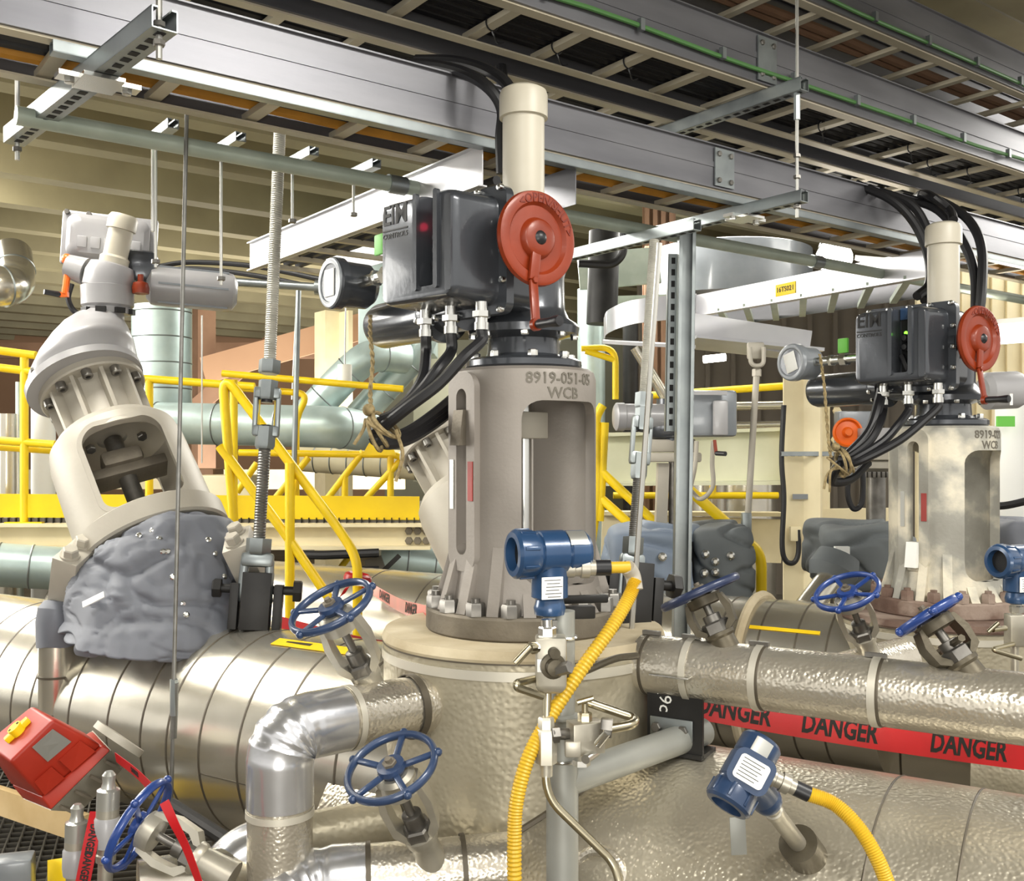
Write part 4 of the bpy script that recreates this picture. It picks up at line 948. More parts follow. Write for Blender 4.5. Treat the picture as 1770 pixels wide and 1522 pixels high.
# ------------------------------------------------------------ small hand valves
def edge(base, px, py, s=0):
    best = min((abs((lambda w: (w-base).normalized().dot((w-V3(0,0,H)).normalized()))(P(px,py,base.y-.15+k*.003))-s), k) for k in range(100))
    return P(px,py,base.y-.15+best[1]*.003)
def small_valve(label, base, wc, xh, wheel, body, R=.104, nsp=5, ph=0, knobs=True, cross=False):
    base = Vector(base); wc = Vector(wc); ax = (wc-base); L = ax.length; x, y, z = frame(ax, xh)
    th = thing('hand_valve', label, 'valve', M4(base, x, y, z))
    def O(n, b, k, par=th, **a): return obj(n, b, K[k], par, False, **a)
    b = nb(); lathe(b, (0,0,0), Z, [(.04,-.05),(.036,0),(.034,.16*L),(.04,.2*L),(.04,.26*L),(.03,.27*L)], 24); O('bonnet', b, body)
    b = nb(); hexp(b, (0,0,.26*L), Z, .038, .03); lathe(b, (0,0,.26*L+.03), Z, [(.024,0),(.024,.12*L),(.018,.13*L)], 20); O('packing_nut', b, 'nut')
    b = nb()
    for s in (-1,1):
        pts = [(s*.026,.22*L),(s*.056,.34*L),(s*.062,.62*L),(s*.05,.86*L),(s*.022,.92*L),(s*.022,.80*L),(s*.04,.76*L),(s*.044,.6*L),(s*.042,.42*L),(s*.026,.32*L)]
        prism(b, [(p, -.022, q) for p, q in pts], (0,.044,0))
    bevel_all(b, .004, 2); lathe(b, (0,0,.74*L), Z, [(.034,0),(.047,.004),(.047,.17*L),(.036,.2*L)], 28); O('yoke', b, body)
    b = nb(); cyl(b, (0,0,.3*L), (0,0,L+.012), .011, seg=16); O('stem', b, 'nut')
    if cross:
        b = nb(); cyl(b, (0,-.075,.5*L), (0,.075,.5*L), .009, seg=6); O('cross_bar', b, body)
    b = nb(); torus(b, (0,0,L), Z, R, .0085, 56, 10, ry=.011)
    for k in range(nsp):
        a = 2*math.pi*k/nsp+ph; d = Vector((math.cos(a), math.sin(a), 0)); bar(b, Vector((0,0,L-.006))+d*.018, Vector((0,0,L))+d*R, .015, .009, Z, .002)
        if knobs: ball(b, Vector((0,0,L))+d*(R+.008), .0105, seg=10)
    lathe(b, (0,0,L-.022), Z, [(.024,0),(.034,.018),(.032,.03),(.018,.031)], 24); hw = O('handwheel', b, wheel)
    b = nb(); hexp(b, (0,0,L+.006), Z, .017, .012); cyl(b, (0,0,L+.012), (0,0,L+.026), .008, seg=10); O('wheel_nut', b, 'scrape', par=hw)
    return th
small_valve('small valve with dark blue wheel on the drain pipe left of the valve body', P(648,1196,2.66), P(572,1048,2.56), (1,-.1,.3), 'blues', 'manif', R=.106, ph=.3)
small_valve('small valve with blue wheel low in the middle above the lowest drain pipe', P(742,1478,2.44), P(676,1325,2.32), (1,-.1,.3), 'blues', 'manif', R=.104, ph=.1)
small_valve('small valve with bright blue wheel in front of the right-hand worn valve', P(1502,1128,3.45), P(1464,1022,3.38), (1,-.2,.2), 'blue', 'manif', R=.104, ph=.5)
small_valve('small valve with bright blue wheel seen nearly edge-on at bottom left', P(372,1500,2.45), edge(P(372,1500,2.45),240,1425,.3), (0,.3,1), 'blue', 'manif', R=.112, ph=.2)
def SPt(px, yy): # point on top of the narrow stucco pipe
    t = tpx(px, 2.54); q = NN*2.54+E*t; return Vector((q.x, q.y, zS+yy))
q = SPt(1254, .07); small_valve('small valve with dark navy edge-on wheel, left one on the narrow stucco pipe', q, edge(q,1210,1023,.03), (.9,-.3,.3), 'blued', 'bronze', R=.104, ph=.4, knobs=False)
q = SPt(1680, .06); small_valve('small valve with dark blue edge-on wheel, right one on the narrow stucco pipe', q, edge(q,1603,1064,.05), (.6,.3,.7), 'blue', 'bronze', R=.075, ph=.7, cross=True)
# stub carrying the valve in front of the right valve
b = nb(); tube(b, [P(1560,1140,3.62), P(1440,1172,3.4)], .078, 36); solo('insulated_stub', 'clad stub pipe beside the right valve body carrying the bright blue wheel valve', 'pipe', b, K['stucco'])
b = nb(); q0 = P(350,1512,2.56); tube(b, [q0+V3(-.14,-.06,0), q0+V3(.1,.05,0)], .06, 32); tube(b, [q0, q0-Z*.5], .05, 28); solo('pipe_tee', 'short clad tee behind the bottom left blue wheel', 'pipe', b, K['clad'])
# ------------------------------------------------------------ transmitters
def transmitter(label, m, blue, s=1.0, gdir=(-1,0,0), goff=(-.04,0,-.03), lab=True):
    th = thing('pressure_transmitter', label, 'transmitter', m)
    def O(n, b, k, par=th, **a):
        bmesh.ops.scale(b, vec=(s,s,s), verts=b.verts); return obj(n, b, K[k], par, False, **a)
    X_ = Vector((1,0,0))
    b = nb(); lathe(b, (0,0,0), X_, [(.03,-.092),(.044,-.09),(.05,-.082),(.05,-.04),(.046,-.036),(.052,-.03),(.052,.03),(.047,.034)], 40); bar(b, (0,0,-.05), (0,0,.047), .06, .06, X_, .02); O('housing', b, blue)
    b = nb(); lathe(b, (0,0,0), X_, [(.047,.032),(.05,.036),(.055,.05),(.056,.085),(.05,.092),(.038,.093),(.036,.07),(.001,.069)], 40); cp = O('end_cap', b, blue)
    b = nb(); cyl(b, (.071,0,0), (.0705,0,0), .0365, seg=32); O('opening', b, 'black' if lab else blue, par=cp)
    for k in range(8):
        a = k*math.pi/4+.3; b = nb(); bar(b, (.045,.055*math.cos(a),.055*math.sin(a)), (.08,.055*math.cos(a),.055*math.sin(a)), .008, .006, (0,math.cos(a),math.sin(a)), .001); O('grip_lug', b, blue, par=cp)
    b = nb(); lathe(b, (0,0,0), -Z, [(.045,.03),(.042,.05),(.042,.1),(.032,.106),(.034,.115),(.037,.125),(.034,.14),(.02,.145)], 32); O('neck', b, blue)
    b = nb(); lathe(b, (0,0,0), -Z, [(.016,.14),(.016,.15),(.022,.152),(.022,.172),(.016,.174),(.014,.19)], 6); O('process_fitting', b, 'screw')
    # plate on the housing, following the curve
    b = nb(); a0 = math.radians(18); rr = []
    for i in range(9):
        a = a0+math.radians(48)*(i/8); c_, s_ = math.cos(a), math.sin(a)
        rr.append([Vector((-.078+k*.045, s_*r_, c_*r_)) for r_, k in ((.0505,0),(.0525,0),(.0525,1),(.0505,1))])
    rings(b, rr); O('badge', b, 'silver', label='shiny metal name plate')
    if lab:
        b = nb(); box(b, (.012,.0425,-.075), (.052,.003,.05), .001); lb = O('data_label', b, 'white', label='white printed data label')
        b = nb()
        for i in range(6): box(b, (.012-.002*(i % 3),.0445,-.057-i*.0075), (.04-.008*(i % 2),.0006,.0013))
        O('print', b, 'ink', par=lb)
    g = Vector(gdir).normalized(); o = Vector(goff)
    b = nb(); lathe(b, o, g, [(.022,0),(.022,.02),(.019,.022),(.019,.035),(.024,.036),(.024,.055),(.018,.057),(.018,.07)], 20); O('cable_gland', b, 'manif')
    b = nb(); cyl(b, o+g*.07, o+g*.105, .0185, seg=20); O('black_sleeve', b, 'rubber')
    return th
xa = Vector((-.93,-.37,0)).normalized()
m1 = M4(P(950,955,2.32), xa, Z.cross(xa), Z)
# local -y must face the camera for the label: y = Z x xa points away
lg = m1.to_3x3().inverted() @ Vector((1,.12,-.0))
transmitter('blue pressure transmitter in front of the middle valve yoke', m1, 'tblue', 1.0, lg, m1.to_3x3().inverted() @ Vector((.035,0,-.035)))
nk = (P(1388,1462,2.2)-P(1296,1345,2.06)).normalized(); zz = -nk; xx = Vector((-.62,-.45,-.62)); xx = (xx-zz*xx.dot(zz)).normalized()
m2 = M4(P(1288,1335,2.06), xx, zz.cross(xx), zz)
gd = (P(1400,1368,2.05)-P(1340,1340,2.06)).normalized(); inv = m2.to_3x3().inverted()
transmitter('navy temperature transmitter on the big pipe at lower right', m2, 'tblued', .86, inv @ gd, inv @ ((P(1325,1338,2.05)-P(1288,1335,2.06))/.86), False)
th2 = [o for o in bpy.data.objects if o.get('label','').startswith('navy temp')][0]
# label facing the viewer on the head
b = nb(); fn_ = (Vector((0,0,H))-P(1300,1335,2.06)).normalized(); lx = (P(1326,1337,2)-P(1272,1305,2)).normalized(); lx = (lx-fn_*lx.dot(fn_)).normalized(); ly = fn_.cross(lx)
c_ = P(1299,1333,2.06)+fn_*.058; prism(b, [c_+lx*p+ly*q for p, q in rrect(.062,.05,.008)], fn_*.004); lb = obj('data_label', b, K['white'], th2, label='white printed data label')
b = nb(); prism(b, [c_-fn_*.03+lx*p+ly*q for p, q in rrect(.085,.075,.02)], fn_*.0298); bevel_all(b, .006); obj('face_pad', b, K['tblued'], th2)
b = nb()
for i in range(6): bar(b, c_+fn_*.0045-lx*.024+ly*(.018-i*.007), c_+fn_*.0045+lx*(.02-.006*(i % 2))+ly*(.018-i*.007), .0013, .0006, fn_)
obj('print', b, K['ink'], lb)
b = nb(); s0 = P(1325,1385,2.1); s1 = P(1386,1466,2.24); lathe(b, s0, s1-s0, [(.016,0),(.016,.04),(.02,.042),(.021,.055),(.019,.06),(.019,(s1-s0).length+.02)], 20); obj('stem', b, K['manif'], th2)
b = nb(); d_ = (s1-s0).normalized(); lathe(b, s1-d_*.03, d_, [(.03,0),(.043,.002),(.043,.1)], 28); obj('insulation_boss', b, K['bronze'], th2)
b = nb(); obox(b, P(1276,1444,2.13), (1,0,.05), (0,1,0), (-.05,0,1), .033, .002, .08, .0008); tube(b, [P(1290,1408,2.13), P(1293,1395,2.12), P(1300,1380,2.1)], .0012, 6); solo('metal_tag', 'blank grey metal tag hanging below the navy transmitter', 'tag', b, K['grey_pipe'])
# transmitter at the right edge
m3 = M4(P(1757,968,3.2), Vector((-.9,-.43,0)).normalized(), Z.cross(Vector((-.9,-.43,0)).normalized()), Z)
transmitter('blue pressure transmitter cut by the right edge of the frame', m3, 'tblue', .95, (-1,.2,0), (-.05,0,-.03))
th = thing('instrument_manifold', 'small steel manifold with tee handles at the right edge', 'manifold', P(1752,1170,3.2))
b = nb(); box(b, P(1754,1088,3.2), (.05,.05,.1), .006); cyl(b, P(1754,1045,3.2), P(1754,1180,3.2), .012, seg=12); obj('block', b, K['manif'], th)
b = nb(); cyl(b, P(1738,1085,3.15), P(1716,1088,3.12), .008); cyl(b, P(1708,1092,3.12), P(1726,1076,3.12), .007); obj('tee_handle', b, K['tube'], th)
b = nb(); tube(b, fillet([P(1752,1112,3.18), P(1712,1122,3.1), P(1765,1138,3.12)], .03), .007, 10); obj('impulse_tube', b, K['tube'], th)
# ------------------------------------------------------------ post, manifold and tubing in the middle
YP = 2.34
th = thing('instrument_post', 'grey zinc pipe post in front of the valve body with a side arm', 'post', G(970,YP,0))
b = nb(); q = P(972,1235,YP); lathe(b, (q.x,q.y,0), Z, [(.037,.0),(.037,q.z),(.03,q.z+.004)], 32); obj('lower_post', b, K['grey_pipe'], th)
b = nb(); lathe(b, (q.x,q.y,0), Z, [(.041,q.z-.006),(.041,q.z),(.029,q.z+.002),(.029,P(965,1055,YP).z),(.001,P(965,1055,YP).z+.001)], 32); obj('upper_post', b, K['grey_pipe'], th)
b = nb(); a0 = P(972,1350,YP); a1 = P(1215,1288,2.74); a1.z = a0.z+.006; tube(b, [a0, a1], .037, 28); obj('side_arm', b, K['grey_pipe'], th)
b = nb(); torus(b, Vector((q.x,q.y,P(970,1310,YP).z)), Z, .04, .004, 28, 6); obj('u_bolt', b, K['screw'], th); b = nb(); torus(b, Vector((q.x,q.y,P(970,1100,YP).z)), Z, .032, .004, 28, 6); obj('u_bolt', b, K['screw'], th)
YM = 2.25
th = thing('instrument_manifold', 'steel block manifold under the blue transmitter by the grey post', 'manifold', P(952,1190,YM))
b = nb(); hull(b, [P(952,1145,YM)+Vector((x,y,z)) for x in (-.034,.034) for y in (-.03,.03) for z in (-.05,.06)]+[P(952,1145,YM)+Vector((x,y,-.065)) for x in (-.022,.022) for y in (-.02,.02)]); bevel_all(b, .006); bk = obj('block', b, K['manif'], th)
b = nb(); cyl(b, P(945,1070,YM), P(947,1110,YM), .013, seg=14); hexp(b, P(946,1098,YM), Z, .02, .02); obj('top_fitting', b, K['screw'], th)
b = nb(); cyl(b, P(930,1118,YM-.02), P(915,1120,YM-.04), .011, seg=12); hexp(b, P(930,1118,YM-.02), (-1,-.4,0), .015, .02); cyl(b, P(917,1117,YM-.05), P(890,1146,YM-.06), .0085, seg=12); obj('lever', b, K['tube'], th)
b = nb(); lathe(b, P(955,1150,YM-.03), (0.2,-1,0), [(.028,0),(.028,.01),(.02,.012),(.018,.03),(.008,.032)], 24); lathe(b, P(956,1127,YM-.03), (0.2,-1,0), [(.012,0),(.012,.02)], 16); obj('gauge_plug', b, K['bronze'], th)
b = nb(); box(b, P(933,1150,YM-.033), (.011,.002,.028)); obj('code_sticker', b, K['white'], th, label='small white sticker')
b = nb(); cyl(b, P(963,1158,YM-.05), P(985,1152,YM-.07), .014, seg=6); obj('side_plug', b, K['nut'], th)
b = nb(); tube(b, fillet([P(928,1172,YM), P(893,1180,YM-.06), P(893,1188,YM-.06), P(938,1203,YM-.03)], .03), .0085, 10); obj('impulse_tube', b, K['tube'], th)
b = nb(); tube(b, fillet([P(985,1168,YM+.02), P(1010,1160,2.4), P(1065,1136,2.52), P(1100,1133,2.62)], .05), .009, 10); solo('impulse_tube', 'dark steel tube running right from the upper manifold to the stucco pipe end', 'tube', b, K['bronze'])
th = thing('instrument_manifold', 'pale block manifold with tee handle beside the grey post, below the other', 'manifold', P(1010,1305,YM))
b = nb(); obox(b, P(1012,1272,YM), (.95,.3,0), (-.3,.95,0), Z, .075, .05, .068, .003); box(b, P(990,1292,YM-.02), (.035,.03,.035), .003); obj('block', b, K['manif'], th)
b = nb(); cyl(b, P(1011,1245,YM), P(1011,1215,YM), .007); hexp(b, P(1011,1246,YM), Z, .016, .02); cyl(b, P(998,1214,YM), P(1026,1206,YM), .006); obj('tee_handle', b, K['tube'], th)
b = nb(); cyl(b, P(985,1268,YM), P(952,1268,YM-.03), .013); hexp(b, P(965,1268,YM-.02), (-1,-.3,0), .019, .02); obj('side_fitting', b, K['nut'], th)
b = nb(); cyl(b, P(1030,1300,YM), P(1012,1312,YM-.05), .01); cyl(b, P(1033,1286,YM-.03), P(1050,1265,YM-.05), .009); cyl(b, P(1005,1312,YM), P(1005,1322,YM), .02, seg=6); obj('bleed_screw', b, K['screw'], th)
b = nb(); tube(b, fillet([P(1013,1212,YM+.02), P(1099,1241,YM+.02), P(1095,1252,YM-.02), P(1040,1262,YM-.04)], .035), .0105, 12); obj('impulse_tube', b, K['tube'], th)
b = nb(); hexp(b, P(1058,1258,YM-.03), (-1,.1,.1), .022, .026); obj('tube_nut', b, K['nut'], th)
th = thing('impulse_tube', 'bent steel tube with white fitting running down the grey post to the bottom edge', 'tube', P(1072,1540,2.24))
b = nb(); tube(b, fillet([P(946,1190,YM), P(944,1300,YM-.02), P(943,1376,YM-.03), P(1060,1490,2.22), P(1073,1530,2.2), P(1074,1620,2.2)], .06, 10), .0095, 12); obj('tube', b, K['tube'], th)
b = nb(); hexp(b, P(944,1318,YM-.02), Z, .024, .075); hexp(b, P(944,1262,YM-.02), Z, .018, .03); cyl(b, P(944,1240,YM-.02), P(944,1340,YM-.02), .015, seg=14); obj('union', b, K['manif'], th)
# bracket behind the transmitter
b = nb(); obox(b, P(985,1058,2.4), (.97,.2,0), (-.2,.97,0), Z, .12, .03, .03, .004); obox(b, P(1010,1035,2.5), (.97,.2,0), (-.2,.97,0), Z, .12, .02, .02, .004); solo('mounting_bracket', 'black steel bracket clamped on the grey post behind the blue transmitter', 'bracket', b, K['blackm'])
# inspection port at the bottom edge
th = thing('inspection_port', 'round rimmed insulation port at the bottom edge right of the post', 'port', P(1035,1520,2.28))
fn_ = (-NN*.95+Z*.3).normalized(); b = nb(); torus(b, P(1035,1522,2.44), fn_, .068, .014, 40, 10); obj('rim', b, K['stucco'], th)
b = nb(); lathe(b, P(1035,1522,2.44), fn_, [(.066,-.05),(.066,.0),(.001,.0)], 40); obj('plug', b, K['dust'], th)
# yellow conduits
def ribbed(label, pts, r, n=26, amp=.07, name='yellow_conduit'):
    b = nb(); s = spline(pts, n); tube(b, s, [r*(1+amp*(1 if i % 2 else -1)) for i in range(len(s))], 16); return solo(name, label, 'conduit', b, K['conduit'])
th = [o for o in bpy.data.objects if o.get('label','').startswith('blue pressure transmitter in front')][0]
ge = WM[th] @ (Vector(m1.to_3x3().inverted() @ Vector((.035,0,-.035))) + lg.normalized()*.10)
b = nb(); e1 = ge+Vector((.05,.01,0)); tube(b, [ge, e1], .0135, 14); solo('yellow_conduit', 'short yellow conduit piece between black sleeve and grey elbow', 'conduit', b, K['conduit'])
el = P(1094,992,2.36)
b = nb(); tube(b, fillet([e1-Vector((.005,0,0)), el+Vector((0,0,.0)), el+Vector((.004,-.01,-.035))], .035, 8), .0185, 16); solo('conduit_elbow', 'grey taped elbow at the top of the long yellow conduit', 'elbow', b, K['castl'])
ribbed('long yellow flexible conduit curving down the middle of the picture', [el+Vector((.004,-.01,-.01)), P(1088,1030,2.34), P(1058,1082,2.31), P(1008,1152,2.28), P(955,1232,2.25), P(915,1305,2.22), P(893,1385,2.2), P(889,1460,2.19), P(890,1560,2.18)], .0155)
ge2 = WM[th2] @ ((inv @ ((P(1325,1338,2.05)-P(1288,1335,2.06))/.86) + (inv @ gd).normalized()*.10)*.86)
ribbed('yellow flexible conduit from the navy transmitter at lower right', [ge2, P(1440,1388,2.03), P(1480,1425,2.0), P(1512,1475,1.98), P(1535,1530,1.97), P(1545,1580,1.97)], .0145)
# ------------------------------------------------------------ danger tape
def tape(label, pts, w, words=(), size=.04, up=None, n=10, sx=.66):
    pts = spline(pts, n); ws = []
    for i, p in enumerate(pts):
        t = (pts[min(i+1,len(pts)-1)]-pts[max(i-1,0)]).normalized(); u = Vector(up[0]).lerp(Vector(up[1]), i/(len(pts)-1)) if up else Z.copy()
        u = (u-t*u.dot(t)).normalized(); ws.append(u*w)
    th = thing('danger_tape', label, 'tape', min(pts, key=lambda p: p.z))
    b = nb(); strip(b, pts, ws, .0008); obj('ribbon', b, K['tape'], th)
    L = [0]
    for i in range(1, len(pts)): L.append(L[-1]+(pts[i]-pts[i-1]).length)
    def at(s, c, d):
        s = max(0, min(s, L[-1]-1e-5)); i = max(k for k in range(len(L)-1) if L[k] <= s)
        f = (s-L[i])/(L[i+1]-L[i]); p = pts[i].lerp(pts[i+1], f); u = ws[i].normalized(); t = (pts[i+1]-pts[i]).normalized(); nrm = t.cross(u)
        return p+u*c+nrm*(d+.0014)
    for fpos in words:
        b = nb(); put_text(b, 'DANGER', size, lambda a, c, d: at(fpos*L[-1]+a, c, d), .0004, .0025*size/.08, sx); obj('lettering', b, K['ink'], th, label='black DANGER lettering')
    return th
tape('red danger tape stretched across below the narrow stucco pipe at right', [P(1150,1207,2.98), P(1300,1234,2.96), P(1450,1259,2.92), P(1620,1284,2.9), P(1830,1312,2.88)], .086, (.18,.45,.775), .08)
tape('red danger tape from the yellow post to the middle valve flange', [P(618,1003,5.3), P(650,1022,4.6), P(690,1045,3.9), P(742,1062,3.12)], .05, (.45,.8), .05, ((0,0,1),(.1,.1,1)), 10, 1.6)
b = nb(); torus(b, P(618,1000,5.3), (0.2,0,1), .055, .02, 24, 8, ry=.03); q = P(612,1000,5.22); strip(b, spline([q, P(600,1015,5.2), P(592,1028,5.2)],5), Vector((.03,0,.02))); solo('tape_knot', 'knot of red danger tape on the yellow stair post', 'tape', b, K['tape'])
tape('red danger tape sagging behind the upper small valve', [P(474,1072,4.6), P(520,1085,4.4), P(600,1107,4.0), P(672,1122,3.6)], .055, (), .03)
tape('crumpled red tape with small black letters behind the red box', [P(200,1308,2.9), P(235,1335,2.8), P(262,1362,2.7)], .03, (.5,), .02, ((0,-.3,1),(.3,-.4,.7)))
tape('twisted red tape hanging past the bottom left blue wheel', [P(284,1385,2.26), P(300,1420,2.25), P(322,1465,2.25), P(350,1540,2.24)], .022, (), .02, ((1,0,.1),(.8,-.5,.1)))
tape('red danger strip hanging between the two capped fittings at bottom left', [P(168,1402,2.75), P(158,1450,2.72), P(140,1540,2.7)], .04, (.35,.7), .03, ((1,0,.2),(1,0,.2)))
# ------------------------------------------------------------ red box and fittings at bottom left
th = thing('valve_positioner', 'red plastic position indicator box with yellow knob at lower left', 'indicator box', P(110,1400,3.1))
A = lambda *p: P(*p)
lid = [A(54,1219,3.16), A(92,1243,3.0), A(17,1316,2.94), A(-26,1284,3.12)]
mid_ = [A(150,1268,3.24), A(176,1288,3.1), A(72,1378,3.04), A(20,1356,3.2)]
b = nb(); hull(b, lid+mid_); bevel_all(b, .01, 3); obj('cover', b, K['redbox'], th)
base_ = [A(160,1262,3.3), A(192,1296,3.1), A(88,1400,3.04), A(40,1380,3.24)]
kdir = (mid_[1]-lid[1]).normalized()
b = nb(); hull(b, mid_+base_); bevel_all(b, .006, 2); obj('flared_skirt', b, K['redbox'], th)
lc = sum(lid, Vector())/4; ln = (lid[1]-lid[0]).cross(lid[3]-lid[0]).normalized(); ln = ln if ln.dot(Vector((0,0,H))-lc) > 0 else -ln
la = (lid[2]-lid[1]).normalized(); lb_ = ln.cross(la)
b = nb(); obox(b, lc+ln*.01, la, lb_, ln, .085, .022, .02, .004); cyl(b, lc, lc+ln*.026, .022, seg=16); obj('indicator_knob', b, K['yellow'], th, label='yellow pointer knob')
b = nb()
for s in (-1,1): cyl(b, lc+ln*.024+la*s*.014, lc+ln*.028+la*s*.014, .004, seg=10)
obj('screw', b, K['blackm'], th)
fn_ = (mid_[1]-lid[1]).cross(lid[2]-lid[1]).normalized(); fn_ = fn_ if fn_.dot(Vector((0,0,H))-lid[1]) > 0 else -fn_
fc = (lid[1]+lid[2]+mid_[1]+mid_[2])/4; b = nb()
sx_ = (mid_[1]-lid[1]).normalized(); sy_ = fn_.cross(sx_)
def onface(u, v): return lid[1].lerp(lid[2], v).lerp(mid_[1].lerp(mid_[2], v), u)+fn_*.007
prism(b, [onface(.1,.14), onface(.52,.16), onface(.5,.6), onface(.08,.58)], fn_*.0015); obj('data_label', b, K['silver'], th, label='silver printed label')
b = nb(); prism(b, [onface(.62,.08), onface(.97,.1), onface(.97,.5), onface(.62,.48)], fn_*.004); prism(b, [onface(.62,.62), onface(.97,.62), onface(.97,.95), onface(.62,.93)], fn_*.004); bevel_all(b, .0015); obj('raised_panel', b, K['redbox'], th)
b = nb(); hull(b, [p+kdir*.0 for p in base_]+[p+kdir*.09+(sum(base_,Vector())/4-p)*.25 for p in base_]); obj('actuator_body', b, K['manif'], th)
b = nb()
for k in (.15,.4,.65,.9): bar(b, base_[1].lerp(base_[2],k)+kdir*.01-fn_*.0, base_[1].lerp(base_[2],k)+kdir*.07, .008, .02, fn_)
obj('cooling_fin', b, K['scrape'], th)
b = nb(); d_ = (P(240,1302,3.05)-P(168,1250,3.2)).normalized(); cc = P(205,1277,3.12); cyl(b, cc-Vector((.56,.42,.83)).normalized()*.01, cc+Vector((.56,.42,.83)).normalized()*.012, .085, seg=40); solo('flange_disc', 'pale flange disc seen edge-on right of the red box', 'flange', b, K['castl'])
def capped(label, pts):
    th = thing('drain_fitting', label, 'fitting', pts[-1])
    a, b2, c, d = pts; ax_ = (a-d).normalized(); L = (a-d).length
    b = nb(); lathe(b, d, ax_, [(.02,0),(.02,.3*L),(.026,.31*L),(.026,.36*L),(.023,.37*L),(.023,.62*L),(.03,.63*L),(.03,.7*L)], 20); obj('body', b, K['manif'], th)
    b = nb(); lathe(b, d+ax_*.42*L, ax_, [(.031,0),(.034,.02),(.034,.2*L),(.026,.24*L)], 20); obj('plastic_sleeve', b, K['lightgrey'], th)
    b = nb(); lathe(b, d+ax_*.7*L, ax_, [(.03,0),(.03,.05),(.02,.055),(.016,.07),(.018,.09),(.01,.1),(.001,.1)], 20); obj('cap', b, K['silver'], th)
    return th
capped('taller capped drain fitting between the red box and the blue wheel', [P(189,1326,2.75), 0, 0, P(180,1560,2.75)])
capped('shorter capped drain fitting at the bottom left corner', [P(134,1388,2.8), 0, 0, P(126,1600,2.8)])
b = nb(); hull(b, [P(x,y,Y) for x,y,Y in ((82,1486,3.4),(122,1480,3.3),(150,1522,3.1),(82,1600,3.3),(150,1620,3.1),(125,1560,3.6),(84,1570,3.7))]); solo('yellow_step', 'yellow painted step edge at the bottom left corner', 'step', b, K['yellow'])
b = nb(); obox(b, P(18,1512,3.3), (.95,.3,0), (-.3,.95,0), Z, .14, .1, .12, .01); solo('junction_box', 'dark grey box cut by the bottom left corner', 'box', b, K['mid'])
b = nb(); q0 = P(-20,1376,3.9); q1 = P(150,1432,3.6); bar(b, q0, q1, .03, .1); solo('kick_board', 'pale timber board lying on the grating behind the red box', 'board', b, K['wood'])
b = nb(); tube(b, [P(295,1390,2.9), P(390,1450,2.75), P(440,1480,2.68)], .02, 10); solo('lagging_gap_pipe', 'thin dark pipe running under the large left pipe at lower left', 'pipe', b, K['blackm'])
# ------------------------------------------------------------ platform, stairs and railings
YB = 6.5
def PB(px, py, dy=0): return P(px, py, YB+dy)
def bars(name, label, cat, parts, group=None, r=.024):
    """tubular steel: parts = [(part_name, [pts]), ...]"""
    th = thing(name, label, cat, min((Vector(p) for _, q in parts for p in q), key=lambda p: p.z))
    for n, q in parts:
        b = nb(); tube(b, fillet(q, .12, 6) if len(q) > 2 else q, r, 12); obj(n, b, K['yellow'], th)
    return th
b = nb(); zb = PB(0,899).z; bar(b, V3(-4.2,YB+1.2,zb), V3(-.55,YB+1.2,zb), 2.4, .03); solo('platform_grating', 'dark bar grating floor of the raised platform at left', 'grating', b, K['grate'])
b = nb()
for i in range(64): bar(b, V3(-3.6+i*.048,YB-.02,zb+.0), V3(-3.6+i*.048,YB+.02,zb), .006, .036)
solo('grating_edge', 'serrated dark edge of the platform grating below the yellow toe plate', 'grating', b, K['blackm'], kind='stuff')
th = thing('platform_beam', 'cream steel beam carrying the raised platform at left', 'beam', PB(380,945))
b = nb(); t_, o_ = PB(-60,903), PB(745,903); lo = PB(0,945).z
bar(b, V3(t_.x,YB,(t_.z+lo)/2), V3(o_.x,YB,(t_.z+lo)/2), .02, t_.z-lo); bar(b, V3(t_.x,YB,t_.z-.012), V3(o_.x,YB,t_.z-.012), .16, .022); bar(b, V3(t_.x,YB,lo), V3(o_.x,YB,lo), .16, .022); obj('beam', b, K['cream'], th)
for px in (707,722,737):
    for py in (917,934):
        b = nb(); hexp(b, PB(px,py,-.012), (0,-1,0), .026, .02); obj('bolt', b, K['scrape'], th)
b = nb(); bar(b, PB(44,905,-.02), PB(44,940,-.02), .02, .1); obj('stiffener', b, K['cream'], th)
th = bars('platform_railing', 'yellow railing with toe plate along the raised platform at left', 'railing', [
    ('post', [PB(42,905), PB(42,618)]), ('top_rail', [PB(-60,598), PB(62,614)]), ('top_rail', [PB(-60,628), PB(90,646)]), ('mid_rail', [PB(-60,757), PB(95,768)]),
    ('mid_rail', [PB(-60,768,.1), PB(95,778,.1)]), ('post', [PB(258,905,.2), PB(258,655,.2)]), ('top_rail', [PB(205,651,.2), PB(440,668,.2)]), ('post', [PB(404,905,.0), PB(404,656,.0)])], r=.026)
b = nb(); bar(b, PB(-60,873), PB(725,878), .012, .15); obj('toe_plate', b, K['yellow'], th)
b = nb(); box(b, PB(46,904), (.24,.1,.02)); obj('foot_plate', b, K['yellow'], th)
YS = 5.2
def PS(px, py, dy=0): return P(px, py, YS+dy)
bars('stair_handrail', 'near yellow stair handrail descending right behind the threaded hanger rod', 'handrail', [
    ('top_rail', [PS(404,900,.0), PS(384,644,0), PS(436,712,-.0), PS(590,920,-.05), PS(618,966,-.1), PS(618,1120,-.1)]),
    ('mid_rail', [PS(380,771,0), PS(492,920,-.05), PS(580,1050,-.1)]), ('post', [PS(501,1105,-.06), PS(501,800,-.06)])], r=.025)
